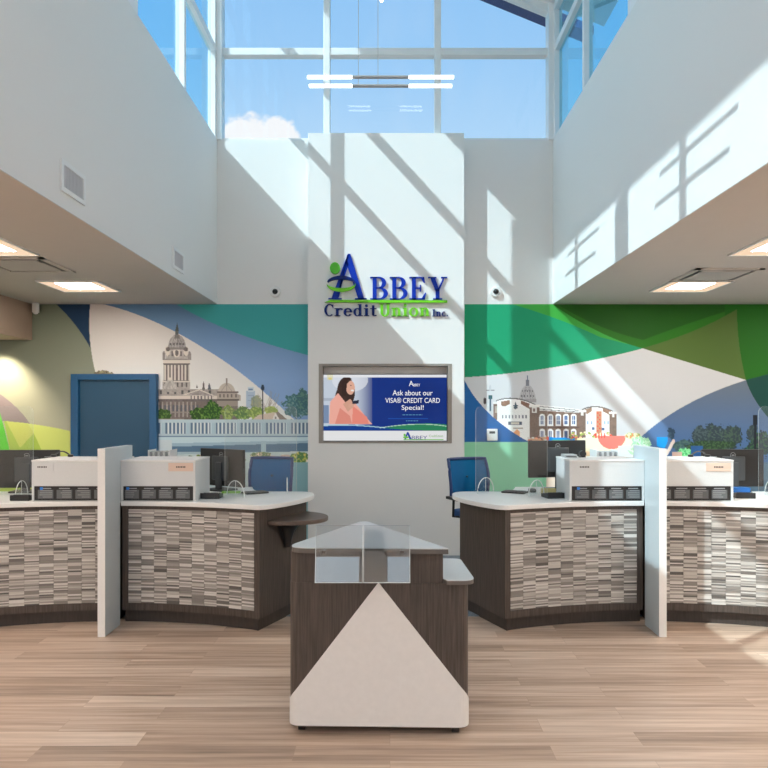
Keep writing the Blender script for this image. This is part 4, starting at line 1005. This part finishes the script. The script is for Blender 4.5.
# acrylic guard hung on the kiosk front
ag = thing('acrylic_screen', 'two clear acrylic panes clipped to the front of the kiosk top', 'sneeze guard', (-.13,3.5,.80))
tl = lambda p: (p[0], 3.455+(p[1]-3.492)+(p[2]-.80)*.205+.004, p[2])
for x0_, x1_ in ((-.372,-.136),(-.132,.100)):
    pn_ = MB().box(x0_,x1_,3.492,3.497,.80,1.075).build('pane', ACRYLK, ag, xf=tl)
    e = MB(); 
    for (a,b,c_,d_) in ((x0_,x0_+.0025,.80,1.075),(x1_-.0025,x1_,.80,1.075),(x0_,x1_,.80,.803)): e.box(a,b,3.4915,3.4975,c_,d_)
    e.build('polished_edge', AEDGE, pn_, xf=tl)
for x in (-.33,.06): MB().box(x-.01,x+.01,3.488,3.522,.935,.953).build('clip', EDGE, ag)

# ------------------------------------------------------------------ fixtures
def ceiling_light(x, y, lab):
    t = thing('ceiling_light', lab, 'ceiling light', (x,y,CEIL-.012), 0, 'square recessed ceiling lights')
    b = MB(); h_ = .30
    for q in (-1,1):
        b.box(min(q*h_,q*(h_-.018)),max(q*h_,q*(h_-.018)),-h_,h_,0,.012); b.box(-h_,h_,min(q*h_,q*(h_-.018)),max(q*h_,q*(h_-.018)),0,.012)
    b.build('frame', TRIMW, t_zero(t))
    b = MB()
    for q in (-1,1):
        s = q*(h_-.018); s2 = q*.17
        b.add([(s,-h_+.018,.002),(s,h_-.018,.002),(s2,h_-.06,.011),(s2,-h_+.06,.011)], [(0,1,2,3)])
        b.add([(-h_+.018,s,.002),(h_-.018,s,.002),(s2 if 0 else .17,s2,.011),(-.17,s2,.011)], [(0,1,2,3)])
    b.build('reflector', PANELW, t_zero(t))
    MB().box(-.262,.262,-.20,.20,.0105,.0118).build('diffuser', PANELLT, t_zero(t))
    return t
ys = [7.0,5.3,3.55,1.8,.05,-1.7,-3.4]
L0 = None
for sd, xs in ((-1,(-3.1,-5.0)),(1,(3.0,5.0))):
    for j,x in enumerate(xs):
        for i,y in enumerate(ys):
            if x == -5.0 and y > 3.9: continue
            side = 'blue door' if sd < 0 else 'dark green mural'
            if j == 0 and i == 0: lab = f'square ceiling light closest to the wall on the {side} side'
            elif j == 0 and i == 1: lab = f'square ceiling light cut by the picture edge on the {side} side'
            else: lab = f'square ceiling light outside the view on the {side} side'
            if L0 is None: o = L0 = ceiling_light(x, y, lab)
            else: o = copy_tree(L0); o.location = (x,y,CEIL-.012); o['label'] = lab
            if j or i > 1: o['group'] = 'square ceiling lights out of view'
# square air diffusers
def diffuser(x, y, lab):
    t = thing('ceiling_diffuser', lab, 'air diffuser', (x,y,CEIL-.014))
    b = MB(); 
    for q in (-1,1): b.box(min(q*.3,q*.255),max(q*.3,q*.255),-.3,.3,0.002,.013); b.box(-.3,.3,min(q*.3,q*.255),max(q*.3,q*.255),.002,.013)
    b.build('frame', SOFFIT, t_zero(t))
    MB().box(-.255,.255,-.255,.255,.010,.013).build('dark_slot', BLACK, t_zero(t))
    MB().box(-.215,.215,-.225,.20,0,.006).build('face_plate', COPPER, t_zero(t))
diffuser(-3.12,5.98,'square air diffuser in the ceiling between two lights, blue door side')
diffuser(2.98,6.42,'square air diffuser in the ceiling beside a light, dark green mural side')
# wall vents
def vent(y, z, lab, ly=.335, lz=.195):
    t = thing('wall_vent', lab, 'vent', (XL+.006,y,z-lz/2), 0, 'white wall vents'); g = .028
    b = MB(); x0_, x1_ = XL+.0005, XL+.014
    b.box(x0_,x1_,y-ly/2,y+ly/2,z-lz/2,z-lz/2+g); b.box(x0_,x1_,y-ly/2,y+ly/2,z+lz/2-g,z+lz/2); b.box(x0_,x1_,y-ly/2,y-ly/2+g,z-lz/2+g,z+lz/2-g); b.box(x0_,x1_,y+ly/2-g,y+ly/2,z-lz/2+g,z+lz/2-g)
    b.build('frame', PLASTICW, t)
    b = MB(); b.box(x0_,x0_+.003,y-ly/2+g,y+ly/2-g,z-lz/2+g,z+lz/2-g)
    n = 14
    for i in range(n):
        yy = y-ly/2+g+(ly-2*g)*(i+.3)/n; b.box(x0_+.003,x0_+.009,yy,yy+.006,z-lz/2+g,z+lz/2-g)
    b.build('grille', GRILLE, t)
vent(4.45,3.10,'larger looking white wall vent high above the ceiling edge, closer to the viewer')
vent(6.66,3.08,'smaller looking white wall vent close to the wall corner above the ceiling edge')
# dome cameras
def cam(x, lab):
    t = thing('security_camera', lab, 'camera', (x,YB-.001,3.04), 0)
    def rot(p): return (x+p[0], YB-.001-p[2], 3.04+p[1])
    MB().lathe([(.064,0),(.064,.02),(.054,.034)], (0,0,0), 24).build('housing', PLASTICW, t, smooth=True, xf=rot)
    MB().lathe([(.032,.034),(.030,.045),(.020,.056),(.006,.060)], (0,0,0), 20).build('dome', BLACK, t, smooth=True, xf=rot)
cam((275.5-CX)*YB/F, 'small dome camera on the wall above the teal part of the mural'); cam((495.5-CX)*YB/F, 'small dome camera on the wall above the emerald part of the mural')
# motion sensor
t = thing('motion_sensor', 'small white sensor hung in the ceiling corner by the bulkhead', 'sensor', (-4.10,8.10,2.77))
MB().prism(round_poly([(-.035,-.03),(.035,-.03),(.035,.03),(-.035,.03)],.02), 2.79, 2.9).build('sensor_body', PLASTICW, t, xf=lambda p:(p[0]-4.10,p[1]+8.10,p[2]))
MB().lathe([(.012,0),(.026,.008),(.028,.02)], (-4.10,8.10,2.77)).build('lens', PLASTICW, t, smooth=True)
# thermostat
t = thing('thermostat', 'white square thermostat with small display on the blue part of the mural', 'thermostat', ((492.3-CX)*YB/F,YB-.006,1.30))
xa, xb = (486.8-CX)*YB/F, (497.2-CX)*YB/F; za, zb = EYE+(CY-440.5)*YB/F, EYE+(CY-428.8)*YB/F
MB().box(xa,xb,YB-.034,YB-.003,za,zb).build('casing', PLASTICW, t, bevel=.006); MB().box(xa+.025,xb-.03,YB-.0355,YB-.034,zb-.055,zb-.028).build('display', DKGREY, t)
# pendant lights
def pendant(x, y, lab):
    t = thing('pendant_light', lab, 'pendant light', (x,y,4.20), 0, 'tiered bar pendants')
    def bar(along, z, off, L, sh=0):
        for s in (-1,1):
            p = [(s*.22,0),(s*L/2,0)]
            q = [((x+a,y+off,z) if along == 'x' else (x+off,y+a+sh,z)) for a,_ in p]
            MB().tube(q, .013, 10).build('light_tube', TUBE, t, smooth=True)
        a = .225; q = [((x-a,y+off,z)),((x+a,y+off,z))] if along == 'x' else [((x+off,y+sh-a,z)),((x+off,y+sh+a,z))]
        MB().tube(q, .014, 8).build('driver_housing', MIDGREY, t)
    bar('x',4.288,0,1.155); bar('x',4.218,0,1.125)
    bar('y',5.47,0,1.10); bar('y',5.27,0,1.10,.10)
    bar('x',6.43,0,1.16); bar('x',6.365,0,1.16)
    zr = zroof(x)
    for dx in (-.155,.0): MB().tube([(x+dx-.02,y,4.22),(x+dx-.02,y,zroof(x+dx)-.02)], .0022, 5).build('cable', STEEL, t)
    MB().box(x-.26,x+.1,y-.05,y+.05,zr-.03,zr-.002+.0).build('canopy', TRIMW, t)
pendant(-.075,5.53,'bar pendant light with two glowing tubes hanging before the tall window')
pendant(-.075,2.97,'bar pendant light hanging nearer the viewer, out of the view'); pendant(-.075,.4,'bar pendant light hanging above the entrance area, out of the view')
# recessed spot washing the green corner
t = thing('recessed_downlight', 'small warm downlight under the bulkhead washing the green corner wall', 'ceiling light', (-4.52,7.86,2.474))
MB().lathe([(.06,0),(.06,.006),(.045,.006),(.045,0)], (-4.52,7.86,2.473)).build('trim_ring', TRIMW, t)
sp_ = bpy.data.lights.new('downlight_lamp','SPOT'); sp_.energy = 150; sp_.color = (1,.82,.6); sp_.spot_size = math.radians(96); sp_.spot_blend = .75; sp_.shadow_soft_size = .04
so = bpy.data.objects.new('downlight_lamp', sp_); COL.objects.link(so); so.parent = t; so.location = (0,0,-.01); so.rotation_euler = (math.radians(18),0,0)

# ------------------------------------------------------------------ light from outside
sd = bpy.data.lights.new('sun','SUN'); sd.energy = 6.3; sd.angle = math.radians(.4); sd.color = (1,.80,.73)
so = bpy.data.objects.new('sun', sd); COL.objects.link(so); so.location = (-10,-8,12)
D = Vector((1.4,1.0,-1.52)); so.rotation_euler = D.to_track_quat('-Z','Y').to_euler()

wd = bpy.data.worlds.new('sky'); scn.world = wd; wd.use_nodes = True; wd.cycles.sampling_method = 'NONE'; nt = wd.node_tree; nt.nodes.clear(); L = nt.links.new
out = node(nt,'ShaderNodeOutputWorld'); bg = node(nt,'ShaderNodeBackground')
tc = node(nt,'ShaderNodeTexCoord'); sep = node(nt,'ShaderNodeSeparateXYZ'); L(tc.outputs['Generated'], sep.inputs[0])
def mth(op, a, b=None, c=None, clamp=False):
    n = node(nt,'ShaderNodeMath', operation=op); n.use_clamp = clamp
    for i,v in enumerate((a,b,c)):
        if v is None: continue
        if isinstance(v,(int,float)): n.inputs[i].default_value = v
        else: L(v, n.inputs[i])
    return n.outputs[0]
ramp = node(nt,'ShaderNodeValToRGB'); e = ramp.color_ramp.elements
e[0].position = 0; e[0].color = (.60,.56,.50,1); e[1].position = 1; e[1].color = (.16,.42,.86,1)
for p, c_ in ((.495,(.55,.52,.48,1)),(.505,(.92,.96,1.0,1)),(.62,(.62,.83,1.0,1)),(.72,(.36,.64,.96,1)),(.80,(.25,.54,.92,1))):
    q = e.new(p); q.color = c_
zz = mth('MULTIPLY_ADD', sep.outputs[2], .5, .5); L(zz, ramp.inputs[0])
# deeper blue away from the haze ahead, bright haze around the sun
side = mth('MULTIPLY', mth('ABSOLUTE', sep.outputs[0]), 1.0); sf = mth('MULTIPLY_ADD', side, 3.4, -.72, True)
mixs = node(nt,'ShaderNodeMix', data_type='RGBA', blend_type='MULTIPLY'); mixs.inputs[7].default_value = (.32,.76,.98,1); L(sf, mixs.inputs[0]); L(ramp.outputs[0], mixs.inputs[6])
sun = node(nt,'ShaderNodeVectorMath', operation='DOT_PRODUCT'); L(tc.outputs['Generated'], sun.inputs[0]); sun.inputs[1].default_value = (-D).normalized()
glow = mth('POWER', mth('MAXIMUM', sun.outputs['Value'], 0), 3.0)
gm = node(nt,'ShaderNodeMix', data_type='RGBA', blend_type='ADD'); gm.inputs[0].default_value = 1; L(mixs.outputs[2], gm.inputs[6])
gc = node(nt,'ShaderNodeMix', data_type='RGBA'); gc.inputs[6].default_value = (0,0,0,1); gc.inputs[7].default_value = (3.4,3.25,3.0,1); L(glow, gc.inputs[0]); L(gc.outputs[2], gm.inputs[7])
# clouds
mp = node(nt,'ShaderNodeMapping'); mp.inputs['Scale'].default_value = (1,1,1.5); L(tc.outputs['Generated'], mp.inputs[0])
nz = node(nt,'ShaderNodeTexNoise'); nz.inputs['Scale'].default_value = 11; nz.inputs['Detail'].default_value = 8; nz.inputs['Roughness'].default_value = .55; L(mp.outputs[0], nz.inputs['Vector'])
cl = None
for d, r0, r1 in (((-.17,1,.355),.05,.022),((-.205,1,.35),.062,.03),((-.225,1,.39),.03,.015),((-.8,-.9,.35),.5,.3),((.9,-.6,.3),.4,.25),((-1,.3,.22),.25,.15)):
    dv = node(nt,'ShaderNodeVectorMath', operation='DISTANCE'); L(tc.outputs['Generated'], dv.inputs[0]); dv.inputs[1].default_value = Vector(d).normalized()
    dist = mth('ADD', dv.outputs['Value'], mth('MULTIPLY', mth('SUBTRACT', nz.outputs['Fac'], .5), -r0*2.2))
    f_ = mth('DIVIDE', mth('SUBTRACT', r0, dist), r1*.35, None, True)
    cl = f_ if cl is None else mth('MAXIMUM', cl, f_)
wis = node(nt,'ShaderNodeTexNoise'); wis.inputs['Scale'].default_value = 5; wis.inputs['Detail'].default_value = 5; wm = node(nt,'ShaderNodeMapping'); wm.inputs['Scale'].default_value = (2.2,1,.6); L(tc.outputs['Generated'], wm.inputs[0]); L(wm.outputs[0], wis.inputs['Vector'])
wf = mth('MULTIPLY', mth('MULTIPLY_ADD', wis.outputs['Fac'], 3.0, -1.55, True), .16)
up_ = mth('GREATER_THAN', sep.outputs[2], .01)
cl = mth('MULTIPLY', mth('MAXIMUM', cl, wf), up_)
cm = node(nt,'ShaderNodeMix', data_type='RGBA'); cm.inputs[7].default_value = (1.0,1.0,1.0,1); L(cl, cm.inputs[0]); L(gm.outputs[2], cm.inputs[6])
L(cm.outputs[2], bg.inputs[0]); bg.inputs[1].default_value = 1.0; L(bg.outputs[0], out.inputs[0])

# ------------------------------------------------------------------ camera
cd = bpy.data.cameras.new('camera'); co = bpy.data.objects.new('camera', cd); COL.objects.link(co)
co.location = (0,0,EYE); co.rotation_euler = (PI/2,0,0)
cd.sensor_width = 36; cd.lens = 36*F/768; cd.shift_x = -6/768; cd.shift_y = 27/768; cd.clip_start = .05; cd.clip_end = 500
scn.camera = co
scn.view_settings.view_transform = 'Standard'; scn.view_settings.look = 'None'; scn.view_settings.gamma = 1.0
scn.view_settings.exposure = 0.0; scn.view_settings.use_curve_mapping = False
scn.cycles.max_bounces = 8; scn.cycles.diffuse_bounces = 5; scn.cycles.transparent_max_bounces = 16
scn.cycles.use_light_tree = False; scn.cycles.use_denoising = True; scn.cycles.sample_clamp_indirect = 6; scn.cycles.caustics_reflective = False
